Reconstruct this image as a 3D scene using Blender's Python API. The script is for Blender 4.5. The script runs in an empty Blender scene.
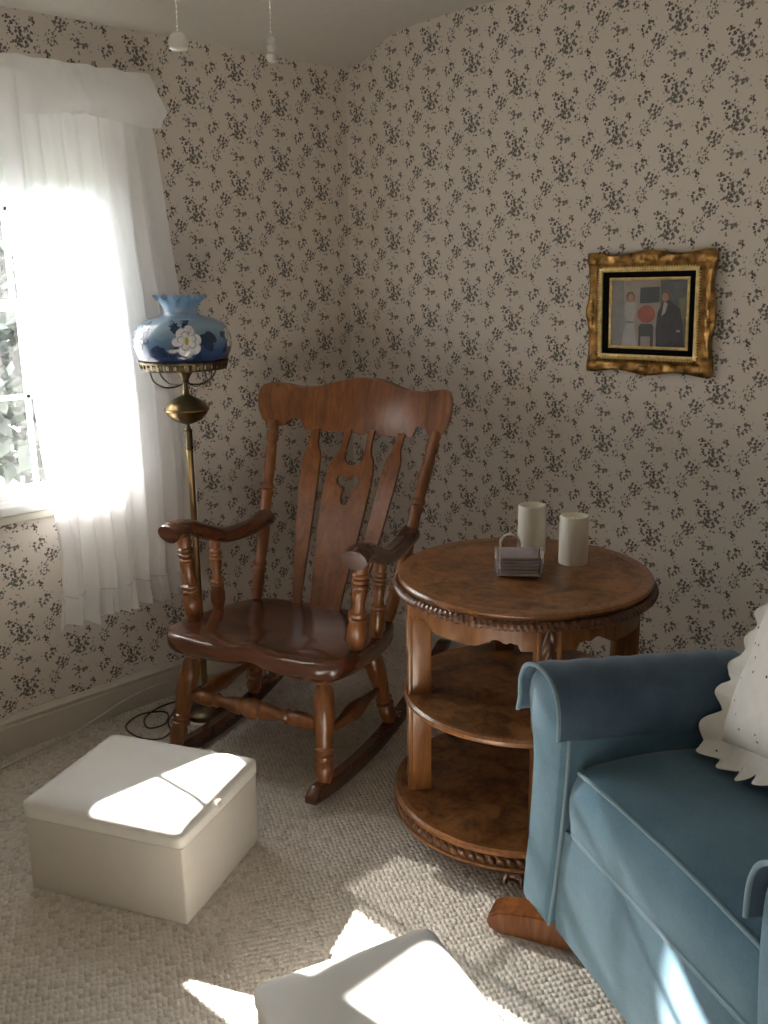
import bpy, bmesh, math, random
from mathutils import Vector, Matrix, noise as mnoise
random.seed(7)
PI = math.pi
SC = bpy.context.scene
COL = SC.collection

# ------------------------------------------------------------------ helpers
def V(*a): return Vector(a)

def finish(bm, smooth=True, sharp=0.7):
    bmesh.ops.recalc_face_normals(bm, faces=bm.faces)
    for f in bm.faces: f.smooth = smooth
    if smooth:
        for e in bm.edges:
            if len(e.link_faces) == 2 and e.calc_face_angle(0) > sharp: e.smooth = False

def obj(name, bm, mats, parent=None, smooth=True, sharp=0.7, recalc=True):
    if recalc: finish(bm, smooth, sharp)
    me = bpy.data.meshes.new(name)
    bm.to_mesh(me); bm.free()
    for m in (mats if isinstance(mats, (list, tuple)) else [mats]): me.materials.append(m)
    o = bpy.data.objects.new(name, me); COL.objects.link(o)
    if parent: o.parent = parent
    return o

def tag(o, label, cat, group=None):
    o['label'] = label; o['category'] = cat
    if group: o['group'] = group
    return o

def empty(name, loc=(0, 0, 0), rz=0.0):
    o = bpy.data.objects.new(name, None); COL.objects.link(o)
    o.location = loc; o.rotation_euler = (0, 0, rz); o.empty_display_size = .05
    return o

def thing(name, label, cat, loc=(0, 0, 0), rz=0.0, group=None):
    return tag(empty(name, loc, rz), label, cat, group)

def struct(o): o['kind'] = 'structure'; return o

def copy_tree(o, parent=None):
    c = o.copy(); COL.objects.link(c)
    c.parent = parent
    for ch in list(o.children): copy_tree(ch, c)
    return c

def add_box(bm, lo, hi, bevel=0.0, seg=2, mi=0, M=None):
    lo, hi = Vector(lo), Vector(hi)
    r = bmesh.ops.create_cube(bm, size=1.0)
    vs = r['verts']
    for v in vs:
        v.co = Vector([(lo[i] + hi[i]) / 2 + v.co[i] * (hi[i] - lo[i]) for i in range(3)])
    fs = set(f for v in vs for f in v.link_faces)
    for f in fs: f.material_index = mi
    if bevel > 0:
        es = list(set(e for v in vs for e in v.link_edges))
        rr = bmesh.ops.bevel(bm, geom=es, offset=bevel, segments=seg, affect='EDGES', profile=0.5, clamp_overlap=True)
        fs = set(f for f in rr['faces'])
        vs = list(set(v for f in rr['faces'] for v in f.verts) | set(v for v in vs if v.is_valid))
        for f in rr['faces']: f.material_index = mi
    if M is not None:
        for v in set(vs):
            if v.is_valid: v.co = M @ v.co
    return vs

def box(lo, hi, bevel=0.0, seg=2):
    bm = bmesh.new(); add_box(bm, lo, hi, bevel, seg); return bm

def add_grid(bm, fn, nu, nv, wrap_u=False, wrap_v=False, mi=0, mif=None):
    """fn(i/nu, j/nv) -> Vector"""
    cu = nu if wrap_u else nu + 1
    cv = nv if wrap_v else nv + 1
    g = [[bm.verts.new(fn(i / nu, j / nv)) for j in range(cv)] for i in range(cu)]
    for i in range(nu):
        for j in range(nv):
            a, b = g[i][j], g[(i + 1) % cu][j]
            c, d = g[(i + 1) % cu][(j + 1) % cv], g[i][(j + 1) % cv]
            try:
                f = bm.faces.new((a, b, c, d)); f.material_index = mif((i + .5) / nu, (j + .5) / nv) if mif else mi
            except ValueError: pass
    return g

def add_lathe(bm, prof, seg=32, M=None, cap=True, mi=0, rmod=None):
    """prof: list of (r, z)"""
    M = M or Matrix()
    rings = []
    for r, z in prof:
        if r < 1e-5: rings.append([bm.verts.new(M @ V(0, 0, z))]); continue
        ring = []
        for k in range(seg):
            a = 2 * PI * k / seg
            rr = r * (rmod(a, z) if rmod else 1)
            ring.append(bm.verts.new(M @ V(rr * math.cos(a), rr * math.sin(a), z)))
        rings.append(ring)
    for A, B in zip(rings, rings[1:]):
        for k in range(seg):
            k2 = (k + 1) % seg
            if len(A) == 1 and len(B) == 1: continue
            if len(A) == 1: q = (A[0], B[k2], B[k])
            elif len(B) == 1: q = (A[k], A[k2], B[0])
            else: q = (A[k], A[k2], B[k2], B[k])
            f = bm.faces.new(q); f.material_index = mi
    if cap:
        for R in (rings[0], rings[-1]):
            if len(R) > 2:
                f = bm.faces.new(R); f.material_index = mi

def lathe(prof, seg=32, M=None, cap=True, rmod=None):
    bm = bmesh.new(); add_lathe(bm, prof, seg, M, cap, rmod=rmod); return bm

def axis_matrix(p0, p1):
    p0, p1 = Vector(p0), Vector(p1)
    z = (p1 - p0); L = z.length; z.normalize()
    x = V(0, 1, 0).cross(z)
    if x.length < .1: x = V(1, 0, 0).cross(z)
    x.normalize(); y = z.cross(x)
    M = Matrix(((x.x, y.x, z.x, p0.x), (x.y, y.y, z.y, p0.y), (x.z, y.z, z.z, p0.z), (0, 0, 0, 1)))
    return M, L

def spindle(p0, p1, prof, seg=20, scale=1.0):
    """prof (t, r) turned along p0->p1"""
    M, L = axis_matrix(p0, p1)
    return lathe([(r * scale, t * L) for t, r in smooth_prof(prof)], seg, M)

def smooth_prof(p): return p

def catmull(pts, n=8, closed=False):
    pts = [Vector(p) for p in pts]; out = []
    N = len(pts)
    rng = range(N if closed else N - 1)
    for i in rng:
        if closed: p0, p1, p2, p3 = pts[i - 1], pts[i], pts[(i + 1) % N], pts[(i + 2) % N]
        else:
            p1, p2 = pts[i], pts[i + 1]
            p0 = pts[i - 1] if i > 0 else p1 * 2 - p2
            p3 = pts[i + 2] if i + 2 < N else p2 * 2 - p1
        for k in range(n):
            t = k / n
            out.append(.5 * ((2 * p1) + (p2 - p0) * t + (2 * p0 - 5 * p1 + 4 * p2 - p3) * t * t + (3 * p1 - p0 - 3 * p2 + p3) * t ** 3))
    if not closed: out.append(pts[-1])
    return out

def add_tube(bm, pts, r, seg=8, closed=False, cap=True, mi=0, up=None):
    """r number or function(t) -> radius or (ra, rb) ellipse"""
    pts = [Vector(p) for p in pts]; n = len(pts)
    up = Vector(up) if up else None
    prev = None; rings = []
    for i, p in enumerate(pts):
        if closed: t = (pts[(i + 1) % n] - pts[i - 1])
        else: t = pts[min(i + 1, n - 1)] - pts[max(i - 1, 0)]
        t.normalize()
        if up is not None: a = up - t * up.dot(t)
        elif prev is None:
            a = V(0, 0, 1) if abs(t.z) < .9 else V(1, 0, 0); a = a - t * a.dot(t)
        else: a = prev - t * prev.dot(t)
        a.normalize(); prev = a; b = t.cross(a)
        rr = r(i / max(n - 1, 1)) if callable(r) else r
        ra, rb = rr if isinstance(rr, tuple) else (rr, rr)
        rings.append([bm.verts.new(p + a * (ra * math.cos(2 * PI * k / seg)) + b * (rb * math.sin(2 * PI * k / seg))) for k in range(seg)])
    m = n if closed else n - 1
    for i in range(m):
        A, B = rings[i], rings[(i + 1) % n]
        for k in range(seg):
            f = bm.faces.new((A[k], A[(k + 1) % seg], B[(k + 1) % seg], B[k])); f.material_index = mi
    if cap and not closed:
        for R in (rings[0], rings[-1]):
            f = bm.faces.new(R); f.material_index = mi

def tube(pts, r, seg=8, closed=False, up=None):
    bm = bmesh.new(); add_tube(bm, pts, r, seg, closed, up=up); return bm

def add_plate(bm, loops, fmap, thick, mi=0, bevel=0.0):
    """flat outline (with holes) extruded by thick; fmap(u, v, w) -> Vector"""
    tmp = bmesh.new()
    es = []
    for L in loops:
        vs = [tmp.verts.new((p[0], p[1], 0)) for p in L]
        for i in range(len(vs)): es.append(tmp.edges.new((vs[i], vs[(i + 1) % len(vs)])))
    bmesh.ops.triangle_fill(tmp, use_beauty=True, use_dissolve=False, edges=es)
    r = bmesh.ops.extrude_face_region(tmp, geom=list(tmp.faces))
    for g in r['geom']:
        if isinstance(g, bmesh.types.BMVert): g.co.z = thick
    for v in tmp.verts: v.co = fmap(v.co.x, v.co.y, v.co.z)
    mp = {}
    for v in tmp.verts: mp[v] = bm.verts.new(v.co)
    for f in tmp.faces:
        try:
            nf = bm.faces.new([mp[v] for v in f.verts]); nf.material_index = mi
        except ValueError: pass
    tmp.free()

def plate(loops, fmap, thick, mi=0):
    bm = bmesh.new(); add_plate(bm, loops, fmap, thick, mi); return bm

def dense(loop, step=.02):
    out = []
    n = len(loop)
    for i in range(n):
        a, b = Vector(loop[i]), Vector(loop[(i + 1) % n])
        k = max(1, int((b - a).length / step))
        for j in range(k): out.append(tuple(a.lerp(b, j / k)))
    return out

# ------------------------------------------------------------------ materials
class NT:
    def __init__(s, name):
        s.m = bpy.data.materials.new(name); s.m.use_nodes = True
        s.t = s.m.node_tree; s.t.nodes.clear()
        s.out = s.t.nodes.new('ShaderNodeOutputMaterial')
    def n(s, typ, **k):
        nd = s.t.nodes.new('ShaderNode' + typ)
        for a, b in k.items(): setattr(nd, a, b)
        return nd
    def l(s, a, b): s.t.links.new(a, b)
    def setin(s, sock, v):
        if hasattr(v, 'is_output'): s.l(v, sock)
        else: sock.default_value = v
    def math(s, op, a, b=0.0, c=None, clamp=False):
        nd = s.n('Math', operation=op, use_clamp=clamp)
        s.setin(nd.inputs[0], a); s.setin(nd.inputs[1], b)
        if c is not None: s.setin(nd.inputs[2], c)
        return nd.outputs[0]
    def mix(s, f, a, b):
        nd = s.n('Mix', data_type='RGBA')
        s.setin(nd.inputs[0], f)
        for i, v in ((6, a), (7, b)):
            if hasattr(v, 'is_output'): s.l(v, nd.inputs[i])
            else: nd.inputs[i].default_value = (*v[:3], 1)
        return nd.outputs[2]
    def coord(s, which='Object'): return s.n('TexCoord').outputs[which]
    def mapping(s, vec, scale=(1, 1, 1), rot=(0, 0, 0), loc=(0, 0, 0)):
        nd = s.n('Mapping'); s.l(vec, nd.inputs[0])
        nd.inputs['Scale'].default_value = scale; nd.inputs['Rotation'].default_value = rot; nd.inputs['Location'].default_value = loc
        return nd.outputs[0]
    def noise(s, vec, scale, detail=3, rough=.5, dist=0):
        nd = s.n('TexNoise'); s.l(vec, nd.inputs['Vector'])
        nd.inputs['Scale'].default_value = scale; nd.inputs['Detail'].default_value = detail
        nd.inputs['Roughness'].default_value = rough; nd.inputs['Distortion'].default_value = dist
        return nd.outputs[0]
    def ramp(s, f, stops):
        nd = s.n('ValToRGB'); s.l(f, nd.inputs[0]); e = nd.color_ramp.elements
        while len(e) < len(stops): e.new(.5)
        for x, (p, c) in zip(e, stops): x.position = p; x.color = (*c[:3], 1)
        return nd.outputs[0]
    def bump(s, h, strength=.3, dist=.002, normal=None):
        nd = s.n('Bump'); s.l(h, nd.inputs['Height'])
        nd.inputs['Strength'].default_value = strength; nd.inputs['Distance'].default_value = dist
        if normal: s.l(normal, nd.inputs['Normal'])
        return nd.outputs[0]
    def bsdf(s, color, rough=.5, metal=0, spec=.5, normal=None, coat=0, sheen=0, coat_rough=.08, trans=0, sub=0):
        b = s.n('BsdfPrincipled')
        if hasattr(color, 'is_output'): s.l(color, b.inputs['Base Color'])
        else: b.inputs['Base Color'].default_value = (*color[:3], 1)
        s.setin(b.inputs['Roughness'], rough); b.inputs['Metallic'].default_value = metal
        b.inputs['Specular IOR Level'].default_value = spec
        b.inputs['Coat Weight'].default_value = coat; b.inputs['Coat Roughness'].default_value = coat_rough
        b.inputs['Sheen Weight'].default_value = sheen; b.inputs['Sheen Roughness'].default_value = .4
        b.inputs['Transmission Weight'].default_value = trans
        if sub:
            b.inputs['Subsurface Weight'].default_value = sub; b.inputs['Subsurface Radius'].default_value = (.02, .015, .01)
        if normal: s.l(normal, b.inputs['Normal'])
        return b.outputs[0]
    def done(s, sh): s.l(sh, s.out.inputs[0]); return s.m

def mat_plain(name, col, rough=.5, metal=0, spec=.5, vary=.06, scale=30, bump=0.0, coat=0, sheen=0, bscale=None, sub=0):
    t = NT(name); c = t.coord()
    n = t.noise(c, scale, 4)
    d = [max(0, x * (1 - vary)) for x in col]; h = [min(1, x * (1 + vary)) for x in col]
    colr = t.ramp(n, [(.3, d), (.7, h)])
    nm = None
    if bump: nm = t.bump(t.noise(c, bscale or scale * 6, 3), bump, .002)
    return t.done(t.bsdf(colr, rough, metal, spec, nm, coat, sheen, sub=sub))

def mat_wood(name, dark, mid, light, rough=.28, coat=.5, stretch=(1, 1, .12), scale=28, gdist=1.2):
    t = NT(name); c = t.mapping(t.coord(), stretch)
    n1 = t.noise(c, scale, 6, .6, gdist)
    n2 = t.noise(c, scale * 5, 3, .6)
    f = t.math('ADD', t.math('MULTIPLY', n1, .8), t.math('MULTIPLY', n2, .2))
    col = t.ramp(f, [(.3, dark), (.5, mid), (.72, light)])
    nm = t.bump(n2, .06, .001)
    return t.done(t.bsdf(col, rough, 0, .5, nm, coat, coat_rough=.15))

def mat_burl(name, dark, mid, light, rough=.25):
    t = NT(name); c = t.coord()
    n1 = t.noise(c, 11, 6, .6, .8); n2 = t.noise(c, 40, 4, .6, 1.0)
    f = t.math('ADD', t.math('MULTIPLY', n1, .7), t.math('MULTIPLY', n2, .3))
    col = t.ramp(f, [(.39, dark), (.5, mid), (.61, light)])
    return t.done(t.bsdf(col, rough, 0, .4, None, .12, coat_rough=.25))

def mat_wallpaper(name, axis, s0, t0):
    """floral sprigs on a half-drop lattice, 0.199 m x 0.197 m; axis 0: runs along X, 1: along Y"""
    W, H = .1988, .197
    t = NT(name)
    sep = t.n('SeparateXYZ'); t.l(t.coord('Object'), sep.inputs[0])
    S = t.math('SUBTRACT', sep.outputs[axis], s0)
    T = t.math('SUBTRACT', sep.outputs[2], t0)
    motifs = [  # mx, mz(up), rx, rz, cell scale, threshold, hue
        (0, 0, .045, .053, 88, .70, 0), (-.19, .21, .026, .018, 100, .66, 2), (.37, -.24, .014, .020, 100, .68, 2),
        (.46, 0, .030, .040, 105, .54, 1), (-.37, -.25, .032, .034, 92, .65, 0), (-.06, -.50, .042, .035, 92, .61, 1),
        (.41, .50, .032, .037, 94, .63, 0), (.16, .22, .013, .022, 110, .54, 2), (.20, -.20, .018, .017, 105, .55, 1), (-.22, .03, .015, .027, 110, .52, 1)]
    tot = None; cols = None
    for k, (mx, mz, rx, rz, sc, th, hue) in enumerate(motifs):
        sp = t.math('SUBTRACT', t.math('DIVIDE', S, W), mx)
        i = t.math('ROUND', sp)
        ds = t.math('MULTIPLY', t.math('SUBTRACT', sp, i), W)
        tp = t.math('SUBTRACT', t.math('SUBTRACT', t.math('DIVIDE', T, H), mz), t.math('MULTIPLY', i, .5))
        dt = t.math('MULTIPLY', t.math('SUBTRACT', tp, t.math('ROUND', tp)), H)
        cv = t.n('CombineXYZ'); t.l(ds, cv.inputs[0]); t.l(dt, cv.inputs[1]); cv.inputs[2].default_value = .37 * k
        q = t.math('SQRT', t.math('ADD', t.math('POWER', t.math('DIVIDE', ds, rx), 2), t.math('POWER', t.math('DIVIDE', dt, rz), 2)))
        wv = t.n('CombineXYZ'); t.l(ds, wv.inputs[0]); t.l(dt, wv.inputs[1]); wv.inputs[2].default_value = .21 + .53 * k
        nz = t.n('TexNoise'); t.l(wv.outputs[0], nz.inputs['Vector']); nz.inputs['Scale'].default_value = 70; nz.inputs['Detail'].default_value = 1
        q = t.math('MULTIPLY', q, t.math('ADD', .38, t.math('MULTIPLY', nz.outputs[0], 1.25)))
        mask = t.math('SUBTRACT', 1.0, q, clamp=True)
        mask = t.math('POWER', mask, .34)
        vo = t.n('TexVoronoi', voronoi_dimensions='3D', feature='F1')
        mp = t.mapping(cv.outputs[0], (1, 1, 1), (0, 0, .6 + .8 * k), (.013 * k, .007 * k, 0))
        wn = t.n('TexNoise'); t.l(mp, wn.inputs['Vector']); wn.inputs['Scale'].default_value = 190; wn.inputs['Detail'].default_value = 1
        wo = t.n('VectorMath', operation='MULTIPLY_ADD'); t.l(wn.outputs[1], wo.inputs[0]); wo.inputs[1].default_value = (.011, .011, 0); t.l(mp, wo.inputs[2])
        mp2 = t.mapping(wo.outputs[0], (1.15, .9, 1))
        t.l(mp2, vo.inputs['Vector']); vo.inputs['Scale'].default_value = sc; vo.inputs['Randomness'].default_value = 1
        edge = t.math('SUBTRACT', t.math('MULTIPLY', mask, th), vo.outputs['Distance'])
        a = t.math('MULTIPLY', edge, 9.0, clamp=True)
        sc2 = t.n('SeparateColor'); t.l(vo.outputs['Color'], sc2.inputs[0])
        if hue == 0: stops = [(0, (.045, .038, .034)), (.3, (.085, .083, .07)), (.55, (.13, .128, .108)), (.75, (.115, .062, .055)), (1, (.20, .19, .165))]
        elif hue == 1: stops = [(0, (.065, .062, .053)), (.5, (.13, .125, .11)), (1, (.19, .165, .145))]
        else: stops = [(0, (.038, .030, .027)), (.6, (.095, .062, .055)), (1, (.11, .10, .085))]
        c = t.ramp(sc2.outputs[0], stops)
        if tot is None: tot, cols = a, c
        else:
            cols = t.mix(a, cols, c); tot = t.math('MAXIMUM', tot, a)
    base = t.ramp(t.noise(t.coord('Object'), 3.0, 3), [(.3, (.73, .67, .612)), (.7, (.76, .698, .638))])
    col = t.mix(t.math('MULTIPLY', tot, .93), base, cols)
    nm = t.bump(t.noise(t.coord('Object'), 700, 2), .05, .001)
    return t.done(t.bsdf(col, .62, 0, .3, nm))

def mat_carpet():
    t = NT('berber_carpet'); c0 = t.coord('Object')
    wob = t.n('TexNoise'); t.l(c0, wob.inputs['Vector']); wob.inputs['Scale'].default_value = 5
    c = t.mapping(c0, (1, 1, 1), (0, 0, .5))
    vo = t.n('TexVoronoi', voronoi_dimensions='2D', feature='F1'); t.l(t.mapping(c, (1, 1.25, 1)), vo.inputs['Vector'])
    vo.inputs['Scale'].default_value = 62; vo.inputs['Randomness'].default_value = .42
    h = t.math('SUBTRACT', 1.0, t.math('MULTIPLY', vo.outputs['Distance'], 1.25), clamp=True)
    fine = t.noise(c, 420, 3)
    hh = t.math('ADD', h, t.math('MULTIPLY', fine, .25))
    sc = t.n('SeparateColor'); t.l(vo.outputs['Color'], sc.inputs[0])
    yarn = t.ramp(sc.outputs[0], [(0, (.50, .45, .395)), (.25, (.60, .55, .485)), (1, (.68, .63, .565))])
    fl = t.ramp(t.noise(c, 260, 2), [(.30, (.30, .25, .20)), (.42, (1, 1, 1))])
    mixn = t.n('Mix', data_type='RGBA', blend_type='MULTIPLY'); mixn.inputs[0].default_value = .7
    t.l(yarn, mixn.inputs[6]); t.l(fl, mixn.inputs[7])
    nm = t.bump(hh, .8, .007)
    return t.done(t.bsdf(mixn.outputs[2], .95, 0, .15, nm, sheen=.15))

def mat_sheer(name, transp=.28, transl=.62, col=(.93, .94, .95), weave=900):
    t = NT(name)
    tr = t.n('BsdfTransparent'); tl = t.n('BsdfTranslucent'); tl.inputs[0].default_value = (*col, 1)
    df = t.n('BsdfDiffuse'); df.inputs[0].default_value = (*col, 1)
    m1 = t.n('MixShader'); m1.inputs[0].default_value = transl; t.l(df.outputs[0], m1.inputs[1]); t.l(tl.outputs[0], m1.inputs[2])
    f = t.ramp(t.noise(t.coord('Object'), weave, 2), [(.3, (transp * .7,) * 3), (.7, (transp * 1.3,) * 3)])
    m2 = t.n('MixShader'); t.l(f, m2.inputs[0]); t.l(m1.outputs[0], m2.inputs[1]); t.l(tr.outputs[0], m2.inputs[2])
    return t.done(m2.outputs[0])

def mat_glass(name, refl=.07, tint=(1, 1, 1)):
    t = NT(name)
    tr = t.n('BsdfTransparent'); tr.inputs[0].default_value = (*tint, 1)
    gl = t.n('BsdfGlossy'); gl.inputs['Roughness'].default_value = .02
    fr = t.n('Fresnel'); fr.inputs[0].default_value = 1.45
    f = t.math('MULTIPLY', fr.outputs[0], refl / .04, clamp=True)
    m = t.n('MixShader'); t.l(f, m.inputs[0]); t.l(tr.outputs[0], m.inputs[1]); t.l(gl.outputs[0], m.inputs[2])
    return t.done(m.outputs[0])

M_WALL_B = mat_wallpaper('floral_wallpaper_back', 0, .0667, 2.1847)
M_WALL_L = mat_wallpaper('floral_wallpaper_left', 1, -.138, 2.2817)
M_CEIL = mat_plain('ceiling_paint', (.60, .575, .53), .85, vary=.02, bump=.1, bscale=120)
M_TRIM = mat_plain('trim_paint', (.62, .58, .51), .4, vary=.02, scale=8)
M_PLASTER = mat_plain('low_bounce_plaster', (.24, .21, .18), .8, vary=.04, bump=.1, bscale=90)  # unseen right and front walls: dark tone added to cut bounced light
M_SASH = mat_plain('sash_paint', (.8, .8, .78), .4, vary=.02)
M_CARPET = mat_carpet()
M_SHEER = mat_sheer('sheer_voile', .05, .50, (.975, .98, .99))
M_VAL = mat_sheer('valance_voile', .06, .45, (.78, .79, .77))
M_PANE = mat_glass('window_glass', .05)
M_MAPLE = mat_wood('chair_wood', (.11, .035, .010), (.23, .080, .023), (.35, .135, .042), .3, .5)
M_SEATW = mat_wood('seat_wood', (.05, .015, .007), (.095, .03, .013), (.15, .052, .022), .22, .7, stretch=(.12, 1, 1))
M_TABLE = mat_wood('table_wood', (.13, .050, .015), (.26, .105, .032), (.38, .165, .056), .3, .4)
M_BURL = mat_burl('table_burl', (.085, .030, .010), (.21, .086, .028), (.34, .155, .056), .38)
M_CARVE = mat_wood('carved_wood', (.05, .019, .008), (.13, .05, .019), (.24, .105, .042), .32, .3, scale=60)
M_BLUE = None
def mat_velour(name, a, b):
    t = NT(name); c = t.coord()
    n = t.noise(c, 7, 4, .6); n2 = t.noise(c, 160, 3)
    f = t.math('ADD', t.math('MULTIPLY', n, .75), t.math('MULTIPLY', n2, .25))
    col = t.ramp(f, [(.35, a), (.65, b)])
    return t.done(t.bsdf(col, .85, 0, .2, t.bump(n2, .25, .002), sheen=.35))
M_BLUE = mat_velour('blue_velour', (.072, .142, .195), (.11, .20, .265))
M_COVER = mat_velour('arm_cover_velour', (.050, .088, .135), (.085, .135, .195))
M_PIPE = mat_plain('blue_piping', (.16, .245, .30), .8, sheen=.2, scale=120)
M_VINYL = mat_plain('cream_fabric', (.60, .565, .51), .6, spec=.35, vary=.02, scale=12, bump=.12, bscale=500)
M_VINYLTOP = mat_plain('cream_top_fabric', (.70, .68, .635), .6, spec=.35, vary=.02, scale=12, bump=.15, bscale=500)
M_BRASS = mat_plain('aged_brass', (.25, .175, .08), .30, 1.0, vary=.25, scale=18)
M_DBRASS = mat_plain('dark_brass', (.10, .075, .045), .42, .9, vary=.3, scale=22)
M_MARBLE = mat_plain('white_marble', (.72, .70, .67), .3, vary=.12, scale=10)
M_WAX = mat_plain('ivory_wax', (.78, .75, .65), .5, vary=.03, scale=12, sub=.25)
M_WICK = mat_plain('black_wick', (.02, .02, .02), .8)
M_WIRE = mat_plain('silver_wire', (.80, .78, .76), .25, 1.0, vary=.05)
M_SLATE = mat_plain('lilac_coaster', (.40, .35, .37), .55, vary=.1, scale=60)
M_CORK = mat_plain('coaster_edge', (.23, .19, .2), .8, vary=.1, scale=60)
M_WCORD = mat_plain('white_cord', (.66, .63, .56), .5)
M_BCORD = mat_plain('brown_cord', (.035, .025, .02), .5)
M_GILT = mat_plain('antique_gilt', (.33, .18, .055), .30, .85, vary=.65, scale=40, bump=.35, bscale=110)
M_GILTL = mat_plain('bright_gilt', (.88, .64, .28), .28, .75, vary=.25, scale=60)
M_VELVET = mat_plain('black_velvet', (.006, .006, .007), .9, spec=.1)
M_PICG = mat_glass('picture_glass', .05)
def eyelet():
    t = NT('eyelet_cotton'); c = t.coord()
    vo = t.n('TexVoronoi', feature='F1'); t.l(c, vo.inputs['Vector']); vo.inputs['Scale'].default_value = 34; vo.inputs['Randomness'].default_value = .9
    d = t.math('LESS_THAN', vo.outputs['Distance'], .10)
    base = t.ramp(t.noise(c, 30, 3), [(.3, (.74, .73, .70)), (.7, (.80, .79, .76))])
    col = t.mix(d, base, (.10, .09, .08))
    return t.done(t.bsdf(col, .85, 0, .2, t.bump(t.noise(c, 45, 3), .4, .006)))
M_EYE = eyelet()

# ------------------------------------------------------------------ room shell
XR, YF, HC = 4.35, -4.9, 2.44
WIN = [(-1.96, -1.10, .845, 2.10), (-4.35, -2.95, .845, 2.10)]   # y0, y1, z0, z1 openings in the left wall
def wall_left():
    bm = bmesh.new(); X0, X1 = -.14, 0
    ys = [YF - .14, WIN[1][0], WIN[1][1], WIN[0][0], WIN[0][1], .14]
    for i in range(5):
        if i in (1, 3):
            add_box(bm, (X0, ys[i], -.1), (X1, ys[i + 1], .845)); add_box(bm, (X0, ys[i], 2.10), (X1, ys[i + 1], 2.62))
        else: add_box(bm, (X0, ys[i], -.1), (X1, ys[i + 1], 2.62))
    return struct(obj('wall_left', bm, M_WALL_L, smooth=False))
wall_left()
struct(obj('wall_back', box((0, 0, -.1), (XR + .14, .14, 2.62)), M_WALL_B, smooth=False))
struct(obj('wall_right', box((XR, YF, -.1), (XR + .14, 0, 2.62)), M_PLASTER, smooth=False))
struct(obj('wall_front', box((0, YF - .14, -.1), (XR + .14, YF, 2.62)), M_PLASTER, smooth=False))
struct(obj('floor', box((-.14, YF - .14, -.12), (XR + .14, .14, 0)), M_CARPET, smooth=False))
bm = bmesh.new()
cp = [(-.14, 2.335), (0, 2.352), (.06, 2.360), (.12, 2.376), (.17, 2.402), (.22, 2.424), (.28, 2.440), (.36, 2.450), (.5, 2.456), (.7, 2.460), (2.5, 2.462), (XR + .14, 2.462)]
cp = [(p.x, p.z) for p in catmull([(x, 0, z) for x, z in cp], 3)]
lo = [[bm.verts.new((x, y, z)) for x, z in cp] for y in (YF - .14, .14)]
hi = [[bm.verts.new((x, y, 2.66)) for x, z in cp] for y in (YF - .14, .14)]
for i in range(len(cp) - 1):
    bm.faces.new((lo[0][i], lo[0][i + 1], lo[1][i + 1], lo[1][i])); bm.faces.new((hi[0][i], hi[1][i], hi[1][i + 1], hi[0][i + 1]))
    for s in (0, 1): bm.faces.new((lo[s][i], lo[s][i + 1], hi[s][i + 1], hi[s][i]))
for k in (0, -1): bm.faces.new((lo[0][k], lo[1][k], hi[1][k], hi[0][k]))
struct(obj('ceiling', bm, M_CEIL, sharp=.9))

def baseboard(name, p0, p1, nrm):
    """profile swept between two wall points"""
    p0, p1, nrm = Vector(p0), Vector(p1), Vector(nrm)
    prof = [(0, 0), (.016, 0), (.016, .095), (.013, .100), (.013, .106), (.017, .110), (.017, .116), (.010, .122), (.006, .130), (0, .130)]
    bm = bmesh.new()
    A = [bm.verts.new(p0 + nrm * a + V(0, 0, z)) for a, z in prof]; B = [bm.verts.new(p1 + nrm * a + V(0, 0, z)) for a, z in prof]
    for i in range(len(prof)):
        j = (i + 1) % len(prof); bm.faces.new((A[i], A[j], B[j], B[i]))
    bm.faces.new(A); bm.faces.new(B)
    return struct(obj(name, bm, M_TRIM, sharp=.4))
baseboard('baseboard_left', (0, YF, 0), (0, 0, 0), (1, 0, 0))
baseboard('baseboard_back', (.017, 0, 0), (XR, 0, 0), (0, -1, 0))
baseboard('baseboard_right', (XR, YF, 0), (XR, 0, 0), (-1, 0, 0))
baseboard('baseboard_front', (.017, YF, 0), (XR - .017, YF, 0), (0, 1, 0))

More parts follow.
